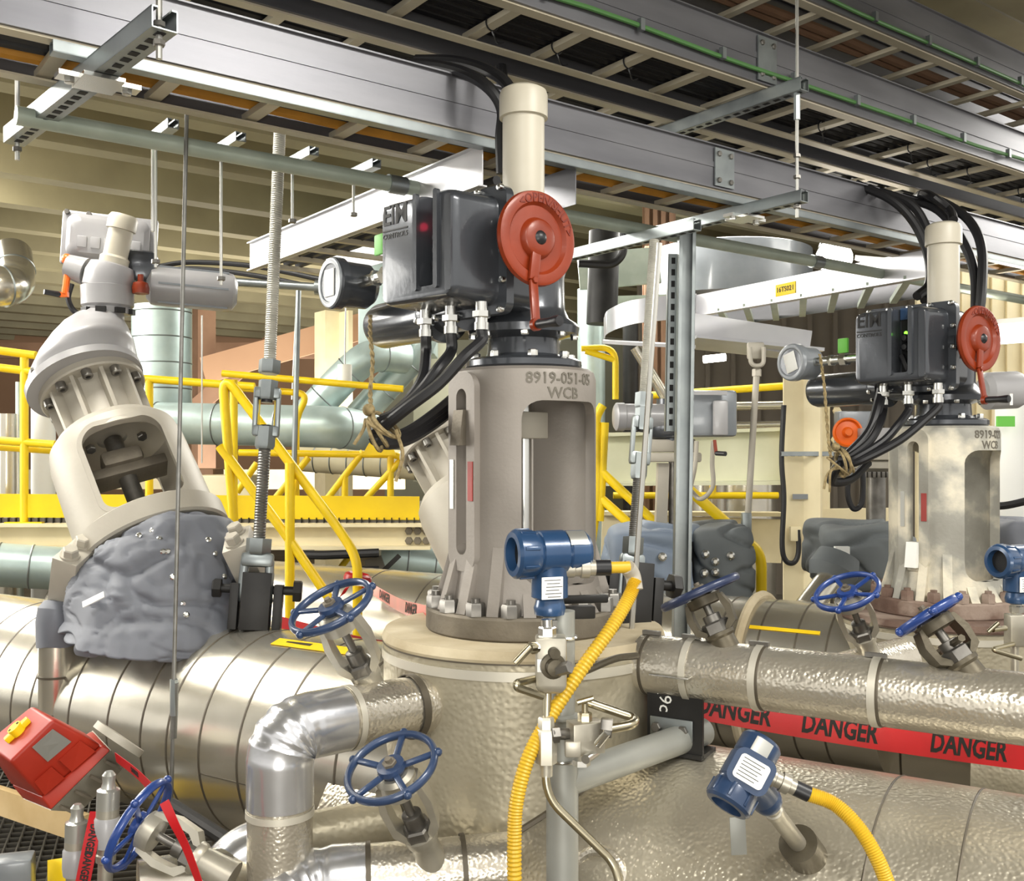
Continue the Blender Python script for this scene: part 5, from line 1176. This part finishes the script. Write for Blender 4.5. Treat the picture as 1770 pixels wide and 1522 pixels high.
bars('stair_handrail', 'far yellow stair handrail behind the black cable bundle', 'handrail', [
    ('top_rail', [PB(384,645,.4), PB(500,655,.4), PB(697,672,.4)]), ('mid_rail', [PB(384,668,.5), PB(534,680,.5), PB(512,720,.5), PB(512,905,.5)]),
    ('mid_rail', [PB(413,782,.4), PB(690,786,.4), PB(716,806,.4)]), ('brace', [PB(475,862,.4), PB(534,790,.4)]), ('brace', [PB(564,864,.4), PB(628,780,.4)]), ('brace', [PB(630,864,.4), PB(692,796,.4)]),
    ('post', [PB(596,864,.4), PB(596,824,.4)]), ('post', [PB(675,864,.4), PB(675,785,.4)]), ('brace', [PB(410,850,.4), PB(444,800,.4)])], r=.023)
b = nb(); prism(b, [PB(626,786,.3), PB(684,786,.3), PB(676,765,.3), PB(638,765,.3)], (0,.02,0)); solo('yellow_gate_bracket', 'yellow bracket plate on the railing under the cable bundle', 'bracket', b, K['yellow'])
bars('stair_railing', 'lower yellow handrail of the far stair, below the cream platform beam', 'railing', [('rail', [PB(566,1010,.6), PB(640,915,.6)]), ('post', [PB(592,960,.7), PB(592,900,.7)])], r=.022)
YR = 5.6
def PR(px, py, dy=0): return P(px, py, YR+dy)
bars('stair_handrail', 'yellow stair handrail right of the middle valve yoke', 'handrail', [
    ('top_rail', [PR(1022,940,.2), PR(1034,850,.2), PR(1030,720,.2), PR(1042,700,.2)]), ('top_rail', [PR(1040,815,.2), PR(1135,905,.1), PR(1160,930,.1)]), ('mid_rail', [PR(1040,862,.2), PR(1088,905,.1), PR(1110,928,.1)]),
    ('post', [PR(1036,900,.2), PR(1045,730,.2)])], r=.026)
bars('stair_handrail', 'yellow stair handrail descending behind the insulated grey-blue box at right', 'handrail', [('top_rail', [PR(1190,845), PR(1310,952), PR(1316,972), PR(1316,1045)])], r=.03)
bars('platform_railing', 'distant yellow railing across the siding behind the right valves', 'railing', [('top_rail', [P(1110,684,8.5), P(1400,664,8)]), ('mid_rail', [P(1060,856,9), P(1345,856,9)]), ('post', [P(1232,856,9), P(1232,830,9)])], r=.03)
bars('ladder_rail', 'thin yellow ladder rail right of the middle actuator', 'railing', [('post', [P(1064,690,8), P(1064,600,8), P(1005,602,8)]), ('rail', [P(1064,622,8), P(1012,606,8)])], r=.025)
# ------------------------------------------------------------ ducts
def duct(label, pts, r, rad, step, mat_='duct'):
    th = thing('spiral_duct', label, 'duct', min((Vector(p) for p in pts), key=lambda p: p.z))
    f = fillet(pts, rad, 14) if len(pts) > 2 else pts
    b = nb(); tube(b, f, r, 48); obj('duct', b, K[mat_], th)
    acc = 0
    for i in range(1, len(f)):
        p, q = Vector(f[i-1]), Vector(f[i]); d = (q-p); L = d.length; s = step-acc
        while s < L:
            b = nb(); torus(b, p+d*(s/L), d, r, .006, 40, 6); obj('seam', b, K['zinc'], th); s += step
        acc = (acc+L) % step
    return th
duct('upright spiral zinc duct behind the tilted valve actuator', [P(280,760,8.8), P(280,530,8.8)], .25, .3, .22)
duct('horizontal spiral zinc duct ending in an elbow behind the cable bundle', [P(170,728,8.2), P(590,738,8.0), P(625,745,8.4), P(640,735,9.2)], .165, .35, .5)
duct('slanting spiral zinc duct joining the upper elbow behind the dial', [P(515,735,8.6), P(600,645,8.6), P(640,612,8.6), P(700,618,8.8)], .14, .4, .32)
duct('second slanting spiral duct rising to the right behind the cables', [P(620,720,8.9), P(720,610,8.9), P(740,560,8.9), P(745,520,9)], .13, .4, .32)
duct('pale wrapped duct low behind the yellow rails', [P(520,790,9.4), P(740,806,9.2)], .13, .3, .16, 'cream')
duct('shiny duct elbow cut by the left edge below the ceiling', [P(-80,490,6.2), P(10,496,6.2), P(26,488,6.4), P(20,440,6.6)], .125, .2, .3, 'clad')
duct('teal-tinted spiral duct low at the left edge behind the large pipe', [P(-60,972,6.0), P(150,985,6.2)], .13, .3, .18)
duct('teal-tinted spiral duct low behind the middle valve flange', [P(655,968,7.4), P(800,985,7.5)], .19, .3, .2)
def cylthing(name, label, cat, p0, p1, r, m): b = nb(); cyl(b, p0, p1, r, seg=28); return solo(name, label, cat, b, K[m])
cylthing('vertical_pipe', 'white wrapped vertical pipe behind the yellow post at left edge', 'pipe', G(75,7.6,0), P(75,690,7.6), .085, 'white')
cylthing('vertical_pipe', 'slim silver vertical pipe at the left edge behind the railing', 'pipe', G(12,7.4,0), P(12,715,7.4), .075, 'clad')
cylthing('vertical_pipe', 'thin grey vertical pipe left of the yellow railing post', 'pipe', G(34,7.8,0), P(34,660,7.8), .03, 'zincg')
cylthing('vessel', 'shiny clad vertical vessel behind the platform stair, left of cream column', 'vessel', G(1285,9.5,0), P(1285,835,9.5), .3, 'clad')
cylthing('vessel', 'shiny clad vertical vessel right of the slimmer turnbuckle, far back', 'vessel', G(1225,9.8,0), P(1225,835,9.8), .18, 'clad')
cylthing('hanging_lamp', 'white cylinder lamp hanging above the far yellow rail', 'lamp', P(596,660,7.2), P(596,630,7.2), .05, 'white')
rodthing('thin rod holding the white cylinder lamp', P(598,500,7.2), P(596,630,7.2), r=.006)
rodthing('grey hanging strut left of the round dial, behind the threaded rod', P(516,500,6.6), P(508,820,6.6), r=.018, mat_='zinc')
rodthing('thin steel rod beside the grey hanging strut', P(512,540,7.4), P(505,690,7.4), r=.008)
rodthing('thin rod hanging from the motor of the tilted valve actuator', P(349,545,5), P(349,800,5), r=.004)
# black cables on the platform
for i, (y0, y1) in enumerate(((958,955),(986,985))):
    b = nb(); tube(b, [P(495,y0+i*4,6.25), P(560,y0+1,6.25), P(655,y1,6.3)], .028, 10); solo('black_pipe', ('upper' if i == 0 else 'lower')+' of two black pipes low behind the yellow stair posts', 'pipe', b, K['rubber'])
b = nb(); prism(b, [P(630,968,6.6), P(658,960,6.6), P(672,1000,6.6), P(640,1010,6.6)], (0,.03,0)); solo('stair_tread', 'dark grated stair tread under the cream platform beam', 'stair tread', b, K['grate'])
simple('stair_stringer', 'short dark sloping bar beside the grated stair tread', 'stringer', K['blackm'], lambda b: bar(b, P(640,1008,6.4), P(690,960,6.4), .05, .03))
# ------------------------------------------------------------ right background
th = thing('cream_column', 'cream steel column right of the posts, with black cable loop', 'column', G(1385,7.0,0))
b = nb(); q = P(1388,1300,7.0); q2 = P(1388,640,7.0); bar(b, (q.x,q.y,0), (q.x,q.y,q2.z), .02, .3, D2); bar(b, (q.x-.0,q.y,0), (q.x,q.y,q2.z), .27, .03, (0,1,0)); bar(b, (q.x+.14,q.y+.3,0), (q.x+.14,q.y+.3,q2.z), .27, .03, (0,1,0)); obj('column', b, K['cream'], th)
b = nb(); box(b, P(1384,858,6.96), (.11,.01,.035)); obj('grey_plate', b, K['mid'], th)
for px, py in ((1446,690),(1446,710),(1443,760),(1443,775),(1443,808)):
    b = nb(); hexp(b, P(px,py,7.1), (0,-1,0), .03, .02); obj('bolt', b, K['cream'], th)
strut('zinc strut across the cream column with cable clips', P(1350,784,6.9), P(1440,784,6.9), w=.03, h=.03)
hang('black cable running down the cream column into a loop', [P(1355,700,6.92), P(1351,790,6.92), P(1355,860,6.92), P(1352,940,6.92), P(1358,968,6.92), P(1372,972,6.92), P(1380,955,6.92), P(1380,915,6.92)], .018)
b = nb(); box(b, P(1374,922,6.93), (.07,.05,.1), .006); solo('junction_box', 'small beige junction box on the cream column', 'box', b, K['cream'])
th = thing('cream_beam', 'deep cream steel beam between the posts and the cream column', 'beam', P(1190,835,7.4))
b = nb(); bar(b, P(1036,790,7.5), P(1352,786,7.2), .03, .36); bar(b, P(1036,752,7.5), P(1352,742,7.2), .2, .025); bar(b, P(1036,836,7.5), P(1352,834,7.2), .2, .025); obj('beam', b, K['greenish'], th)
simple('cream_beam', 'lower cream beam passing behind the insulated boxes', 'beam', K['cream'], lambda b: (bar(b, P(1040,925,8), P(1350,935,8), .05, .34), bar(b, P(1040,886,8), P(1350,888,8), .18, .03)))
simple('cream_beam', 'short cream beam right of the cream column, behind the right valve', 'beam', K['cream'], lambda b: bar(b, P(1410,895,7.3), P(1545,893,7.3), .05, .13))
for i, (y, r) in enumerate(((702,.035),(735,.03))):
    cylthing('steel_pipe', ('upper' if i == 0 else 'lower')+' shiny horizontal pipe above the cream beam', 'pipe', P(1240,y,8.2), P(1370,y-2,8.0), r, 'clad')
# crosswise tray at right with yellow tag and its curved section
th = thing('cable_tray', 'crosswise aluminium cable tray with yellow tag at right', 'cable tray', P(1350,540,6))
r0 = P(1204,528,6.8); r1 = P(1640,448,5.0); r1.z = r0.z+.0
dT = (r1-r0).normalized(); nT = Z.cross(dT)
r1 = P(1640,448,5.0)
b = nb(); bar(b, r0, r1, .01, .14); bar(b, r0-Z*.07, r1-Z*.07, .06, .008); obj('side_rail', b, K['alub'], th)
off = Vector((.25,.9,0)).normalized()*.8
b = nb(); bar(b, r0+off, r1+off, .01, .13); obj('side_rail', b, K['alu'], th)
for i in range(9):
    q = r0.lerp(r1, i/8); b = nb(); bar(b, q-Z*.06, q+off-Z*.06, .04, .03); obj('rung', b, K['zincg'], th)
tc = r0.lerp(r1, .43); b = nb(); obox(b, tc-nT*.008*(1 if nT.y > 0 else -1), dT, nT, Z, .17, .004, .07, .001); tg = obj('yellow_tag', b, K['yellowtag'], th, label='yellow tag with black number')
b = nb(); put_text(b, '16TS021', .043, planar(tc-nT*.0115*(1 if nT.y > 0 else -1), dT, Z, -nT), .0006, .0005); obj('tag_number', b, K['ink'], tg)
th = thing('curved_cable_tray', 'curved tray section turning behind the tall zinc posts', 'cable tray', P(1100,590,6.9))
c1_ = spline([P(1204,528,6.8), P(1150,532,6.75), P(1090,540,6.8), P(1052,555,7.0), P(1044,568,7.3)], 8); b = nb(); rings(b, [[p+Z*.08, p+Z*.08+V3(0,.02,0), p-Z*.08+V3(0,.02,0), p-Z*.08] for p in c1_]); obj('side_rail', b, K['alub'], th)
c2_ = [P(1042,590,6.6), P(1090,584,6.5), P(1200,556,6.5), P(1400,590,6.4)]
b = nb(); strip(b, spline([P(1042,590,6.6), P(1110,594,6.5), P(1200,598,6.4)],8), Vector((0,.1,.02)), .01); bar(b, P(1196,563,6.3), P(1400,594,6.3), .02, .16); bar(b, P(1190,590,6.4), P(1400,612,6.4), .6, .02); obj('bottom_plate', b, K['alub'], th)
simple('round_tank', 'grey curved tank top behind the yellow-tagged tray', 'tank', K['mid'], lambda b: lathe(b, (P(1270,480,9).x,9.3,0), Z, [(.75,H+1.4),(.75,H+1.83),(.72,H+1.84)], 48))
simple('grey_beam', 'grey beam high behind the middle handwheel', 'beam', K['zincg'], lambda b: (bar(b, P(1000,470,8.5), P(1140,458,8.5), .05, .3), bar(b, P(1060,520,8.6), P(1160,517,8.6), .03, .08)))
simple('dark_pipe', 'thick dark upright pipe right of the red handwheel, far back', 'pipe', K['blackm'], lambda b: cyl(b, P(1040,560,7.9), P(1045,400,7.9), .12))
simple('black_hose', 'black hose bending up behind the red handwheel', 'hose', K['rubber'], lambda b: tube(b, fillet([P(1000,455,7.6), P(1060,458,7.6), P(1078,440,7.6), P(1078,400,7.6)], .1), .03))
simple('dark_pipe', 'slim dark upright pipe left of the sloping shiny pipe', 'pipe', K['blackm'], lambda b: cyl(b, G(1090,9,0), P(1090,560,9), .07))
cylthing('steel_pipe', 'shiny sloping pipe behind the perforated post', 'pipe', P(1098,600,7.5), P(1152,690,7.5), .04, 'clad')
cylthing('steel_pipe', 'teal shiny upright pipe right of the middle actuator', 'pipe', G(1022,8.8,0), P(1022,500,8.8), .12, 'duct')
simple('louvre_panel', 'upright brown louvre panel behind the perforated post', 'panel', K['brown'], lambda b: [box(b, G(1118+i*14,9.2,1.95), (.04,.05,3.9)) for i in range(4)]+[box(b, G(1139,9.24,1.95), (.3,.02,3.9))])
# posts
strut('tall zinc channel post right of the slimmer turnbuckle', P(1187,392,4.3), G(1172,4.3,0), up=(0,-1,0), w=.07, h=.06, holes=False, name='strut_post')
strut('perforated zinc post beside the tall zinc channel post', P(1163,440,4.42), P(1158,745,4.42), up=(0,1,0), w=.045, h=.04, holes=True, name='strut_post')
th = thing('clevis_hanger', 'grey hanger rod with clevis hanging from the far tray at right', 'hanger', P(1291,920,5.4))
b = nb(); cyl(b, P(1308,640,5.4), P(1291,920,5.4), .017); obj('rod', b, K['castl'], th)
b = nb(); box(b, P(1306,606,5.4), (.09,.03,.09), .01); tube(b, fillet([P(1296,600,5.36), P(1298,632,5.36), P(1320,632,5.36), P(1320,600,5.36)], .04), .012); hexp(b, P(1308,650,5.4), Z, .025, .04); obj('clevis', b, K['castl'], th)
b = nb(); box(b, P(1290,905,5.4), (.05,.04,.12), .005); obj('end_bracket', b, K['zinc'], th)
# blankets and far valves
def blanket(label, lo, hi, Y, d, m, rivets=(), lab=None):
    a = P(lo[0],lo[1],Y); c = P(hi[0],hi[1],Y); ctr = (a+c)/2; w = abs(c.x-a.x); h = abs(c.z-a.z)
    th = thing('insulation_blanket', label, 'blanket', (ctr.x,ctr.y,min(a.z,c.z)))
    b = nb(); box(b, ctr, (w,d,h)); bmesh.ops.subdivide_edges(b, edges=b.edges[:], cuts=30, use_grid_fill=True)
    for v in b.verts:
        q = v.co-ctr; u = Vector((q.x/(w/2), q.y/(d/2), q.z/(h/2))); l8 = (abs(u.x)**8+abs(u.y)**8+abs(u.z)**8)**.125
        u /= max(1.0, 1+.0*l8); f = 1/max(1e-6, (abs(u.x)**7+abs(u.y)**7+abs(u.z)**7)**(1/7))
        v.co = ctr+Vector((u.x*f*w/2, u.y*f*d/2, u.z*f*h/2))
        w_ = v.co+mnoise.noise_vector(v.co*4)*.08; v.co += mnoise.noise_vector(v.co*4)*.035-Vector(u).normalized()*max(0,.2-abs(mnoise.noise(Vector((w_.x*4+w_.z*2,w_.y*4,w_.z*6.5)))))*.16
    obj('cover', b, K[m], th, smooth=3)
    for px, py in rivets:
        b = nb(); q = P(px,py,Y-d/2-.012); lathe(b, q, (0,-1,0), [(.022,-.03),(.022,.006),(.01,.014),(.001,.014)], 12); obj('rivet', b, K['screw'], th)
    b = nb(); cyl(b, (ctr.x,ctr.y,0), (ctr.x,ctr.y,min(a.z,c.z)+.1), .12, seg=24); obj('valve_foot', b, K['clad'], th)
    if lab: b = nb(); box(b, P(lab[0],lab[1],Y-d/2-.01), (.07,.03,.045)); obj('blanket_label', b, K['white'], th, label='small white blank label')
    return th
blanket('blue-grey insulation blanket box behind the tall zinc channel post', (1046,1062), (1192,908), 5.3, .5, 'fabricb', ((1145,962),(1145,1014)))
blanket('dark grey insulation blanket box right of the tall zinc channel post', (1188,1045), (1292,905), 5.45, .45, 'fabricd', ((1219,957),(1236,970),(1263,960),(1217,990),(1236,988),(1185,1016)))
blanket('grey draped insulation blanket beside the right worn valve', (1412,1010), (1552,902), 5.3, .6, 'fabricd', (), (1455,952))
blanket('grey blanket behind the right worn valve at the frame edge', (1700,1000), (1800,895), 5.4, .5, 'fabric')
simple('blanket_cuff', 'crumpled grey blanket cuff on a slanted pipe behind the bright blue wheel', 'blanket', K['fabricd'], lambda b: (lathe(b, P(1440,985,4.9), (-.4,-.2,-.8), [(.1,-.08),(.12,0),(.1,.05),(.09,.06)], 24)))
cylthing('slanted_pipe', 'pale slanted pipe leaving the crumpled blanket cuff', 'pipe', P(1445,985,4.9), P(1392,1055,4.7), .06, 'clad')
th = thing('gate_valve', 'small distant gate valve above the blue-grey blanket box', 'valve', P(1163,905,5.5))
b = nb(); bar(b, P(1142,905,5.5), P(1146,800,5.5), .07, .06); bar(b, P(1186,905,5.5), P(1186,800,5.5), .07, .06); bar(b, P(1164,905,5.65), P(1164,800,5.65), .1, .04); obj('yoke', b, K['castl'], th)
b = nb(); cyl(b, P(1162,905,5.5), P(1162,790,5.5), .02); obj('stem', b, K['nut'], th)
b = nb(); box(b, P(1160,790,5.5), (.30,.18,.05), .01); box(b, P(1160,770,5.5), (.24,.16,.07), .01); obj('top_flange', b, K['castl'], th)
b = nb(); lathe(b, P(1164,905,5.5), Z, [(.2,-.08),(.16,-.02),(.13,.0)], 24); obj('bonnet', b, K['fabricb'], th)
th = thing('valve_actuator', 'small grey actuator with motor and hinged cover on the distant valve', 'actuator', P(1170,770,5.5))
b = nb(); box(b, P(1222,716,5.4), (.26,.3,.24), .02); bx = obj('control_box', b, K['mid'], th)
b = nb(); box(b, P(1245,722,5.22), (.075,.04,.18), .01); obj('cover', b, K['lightgrey'], th)
b = nb(); bar(b, P(1195,679,5.2), P(1256,679,5.2), .03, .02); obj('lid_rim', b, K['lightgrey'], th)
b = nb(); lathe(b, P(1062,720,5.42), (1,.12,0), [(.06,0),(.075,.01),(.075,.05),(.07,.055),(.07,.28),(.05,.3)], 28); obj('motor', b, K['lightgrey'], th)
b = nb(); box(b, P(1150,730,5.5), (.2,.2,.18), .03); cyl(b, P(1158,775,5.5), P(1160,690,5.5), .08); obj('gear_housing', b, K['dark'], th)
b = nb(); bar(b, P(1235,760,5.2), P(1238,784,5.2), .015, .015); obj('crank_arm', b, K['red'], th)
b = nb(); cyl(b, P(1238,783,5.2), P(1254,784,5.15), .012); obj('grip', b, K['rubber'], th)
for i, (x0, x1) in enumerate(((1204,1196),(1233,1234))): hang(('left','right')[i]+' grey flexible lead looping under the small distant actuator', [P(x0,762,5.25), P(x0-2,800,5.25), P(x1-2,840,5.25), P(1212,862,5.25) if i else P(1190,850,5.25), P(1194,848,5.3) if i else P(1188,845,5.3)], .012, mat_='castl')
th = thing('gate_valve', 'pale distant gate valve with bolted neck left of the right worn valve', 'valve', P(1514,900,5.4))
b = nb()
for px in (1496,1512,1530): bar(b, P(px,900,5.4), P(px,812,5.4), .035, .05)
lathe(b, P(1514,815,5.4), Z, [(.1,0),(.14,.02),(.14,.05),(.1,.06)], 28); lathe(b, P(1514,797,5.4), Z, [(.1,0),(.13,.01),(.13,.05),(.08,.06)], 28); obj('yoke', b, K['castl'], th)
b = nb(); cyl(b, P(1514,905,5.4), P(1514,790,5.4), .05); obj('stem', b, K['nut'], th)
for k in range(6):
    b = nb(); hexp(b, P(1494+k*8,815,5.27), -Z, .014, .03); obj('bolt', b, K['nut'], th)
th = thing('valve_actuator', 'small grey actuator with bright orange handwheel behind the twine knot', 'actuator', P(1470,780,5.6))
b = nb(); box(b, P(1480,742,5.62), (.22,.1,.2), .01); obj('case', b, K['mid'], th)
b = nb(); lathe(b, P(1465,747,5.5), (-.1,-1,0), [(.001,.02),(.02,.02),(.03,.0),(.06,-.005),(.07,.012),(.08,.006),(.078,-.01),(.02,-.012)], 36); hw = obj('handwheel', b, K['orange'], th)
b = nb(); lathe(b, P(1465,747,5.48), (-.1,-1,0), [(.016,0),(.016,.02),(.001,.02)], 14); obj('hub', b, K['orange'], th)
b = nb(); cyl(b, P(1514,790,5.5), P(1514,740,5.5), .1); cyl(b, P(1500,770,5.5), P(1560,770,5.5), .05); obj('gear_housing', b, K['lightgrey'], th)
hang('black cable loop hanging left of the distant pale gate valve', [P(1470,800,5.1), P(1465,850,5.1), P(1474,878,5.1), P(1488,872,5.1), P(1492,840,5.1), P(1490,800,5.1)], .014)
# behind the right-hand valve at the frame edge
th = thing('actuator_motor', 'light grey motor cylinder right of the right crank grip', 'motor', P(1740,700,4.7))
b = nb(); lathe(b, P(1698,676,4.6), (1,.1,.05), [(.06,0),(.085,.02),(.085,.16),(.075,.18),(.06,.19)], 32); obj('motor', b, K['lightgrey'], th)
b = nb(); q_ = P(1812,684,4.62); cyl(b, (q_.x,q_.y,0), (q_.x,q_.y,q_.z+.09), .06); obj('mount_column', b, K['lightgrey'], th)
b = nb(); box(b, P(1748,690,4.45), (.012,.004,.05)); obj('motor_label', b, K['white'], th)
cylthing('vertical_pipe', 'white wrapped vertical pipe at the right edge behind the worn valve', 'pipe', G(1752,6,0), P(1752,700,6), .1, 'white')
simple('green_tape_band', 'bright green tape patch on the white pipe at the right edge', 'tape', K['greenl'], lambda b: box(b, P(1738,728,5.85), (.1,.02,.06)))
simple('siding_panel', 'pale ribbed siding panel behind the right actuator', 'panel', K['cream'], lambda b: (box(b, G(1720,9,1.9), (1.4,.05,3.8)), [box(b, G(1640+i*26,8.96,1.9), (.05,.04,3.8)) for i in range(9)]))
for i, y in enumerate((868,)): hang('black cable crossing right of the worn valve', [P(1690,866,4.8), P(1730,874,4.7), P(1790,862,4.6)], .018)
# lamps
th = thing('tube_lamp', 'lit tube lamp glowing behind the right stem cover', 'lamp', P(1540,475,5.9))
b = nb(); cyl(b, P(1490,462,6.2), P(1606,472,5.9), .045); obj('tube', b, K['lamp'], th)
b = nb(); bar(b, P(1488,448,6.25), P(1608,458,5.95), .16, .03); obj('reflector', b, K['white'], th)
th = thing('work_lamp', 'round lit work lamp glaring under the lowest tray at right', 'lamp', P(1442,440,6.3))
b = nb(); ball(b, P(1442,445,6.3), .115, (1,.6,.85), 24); obj('bulb', b, K['lamp'], th)
b = nb(); lathe(b, P(1442,418,6.35), (0,.2,1), [(.1,-.03),(.07,.04),(.03,.06)], 24); obj('shade', b, K['zinc'], th)
th = thing('tube_lamp', 'lit strip lamp at the right edge beside the red handwheel', 'lamp', P(1740,600,6))
b = nb(); cyl(b, P(1712,582,6.2), P(1830,572,6.0), .05); obj('tube', b, K['lamp'], th)
b = nb(); bar(b, P(1710,560,6.25), P(1830,550,6.05), .18, .03); obj('reflector', b, K['white'], th)
th = thing('tube_lamp', 'small lit strip lamp on the siding right of the perforated post', 'lamp', P(1235,620,9.5))
b = nb(); cyl(b, P(1216,621,9.5), P(1254,617,9.5), .035); obj('tube', b, K['lamp'], th)

simple('box_duct', 'pale square duct above the slanting spiral ducts behind the dial', 'duct', K['duct'], lambda b: box(b, P(690,570,9.6)+Z*.4, (.7,.5,1.3), .01))
simple('pale_panel', 'pale upright panel behind the black cables left of the middle yoke', 'panel', K['wall2'], lambda b: box(b, P(752,640,10), (.42,.1,2.2), .01))
# ------------------------------------------------------------ light, camera
def area(name, loc, target, sx, sy, power, col=(1,.97,.9)):
    l = bpy.data.lights.new(name,'AREA'); l.shape = 'RECTANGLE'; l.size = sx; l.size_y = sy; l.energy = power; l.color = col
    o = bpy.data.objects.new(name, l); C.objects.link(o); o.location = loc
    o.rotation_euler = (Vector(target)-Vector(loc)).to_track_quat('-Z','Y').to_euler(); return o
area('fill_light_behind', (-1.2,-1.4,4.6), (0,3,1.2), 2.6, 1.2, 110)  # unseen area lamp put behind the camera as general fill
area('hall_light_left', (-3.4,1.6,4.6), (-.2,3.2,1), 1.8, .8, 190)
area('fill_light_right', (2.6,.6,4.4), (1.2,3.6,1), 1.8, .6, 90)  # unseen area lamp above right, stands in for plant lighting
area('fill_light_platform', (-2.2,3.6,4.3), (-1.6,6.6,1.1), 1.6, .5, 150)  # added to brighten the front faces of the yellow railing
area('reflection_fill_left_side', (-7.5,5,2.5), (0,3,2.2), 3, 2, 160)  # unseen panel added to be mirrored in the actuator faces
area('highlight_fill_left_high', (-3.9,4.0,3.75), (-1,3.3,1), 2.2, .5, 90)  # unseen strip added to lay a highlight on the left pipe
area('fill_light_far_left', (-5,7.5,3.7), (-3,8,1), 2.5, 1.5, 160)  # background fill at left, no fixture stands here
area('fill_light_far', (1,9,3.6), (1,8,1), 3, 1.5, 160)  # added fill for the middle of the background
area('fill_light_far_right', (5,7,3.7), (3.5,7,1), 2.5, 1.5, 140)  # added fill for the background at right
area('fill_light_deck', (-3,13,1.5), (-4,14,4), 6, 4, 260)  # wide fill facing up to brighten the deck, no fixture there
area('bounce_fill_low', (.3,-2.6,.9), (.6,2.4,3.0), 2.0, 1.2, 60)  # stands in for bounce from below onto the trays, no lamp here
w = bpy.data.worlds.new('hall'); bpy.context.scene.world = w; w.use_nodes = True
bg = w.node_tree.nodes['Background']; bg.inputs[0].default_value = (1,.97,.91,1); bg.inputs[1].default_value = .8
cam = bpy.data.cameras.new('camera'); co = bpy.data.objects.new('camera', cam); C.objects.link(co)
co.location = (0,0,H); co.rotation_euler = (math.pi/2,0,0)
cam.sensor_fit = 'HORIZONTAL'; cam.sensor_width = 36; cam.lens = F/1770*36; cam.shift_y = (CY-761)/1770; cam.clip_start = .05; cam.clip_end = 100
S = bpy.context.scene; S.camera = co
S.view_settings.view_transform = 'Standard'; S.view_settings.look = 'None'; S.view_settings.exposure = .65; S.view_settings.gamma = 1; S.view_settings.use_curve_mapping = False
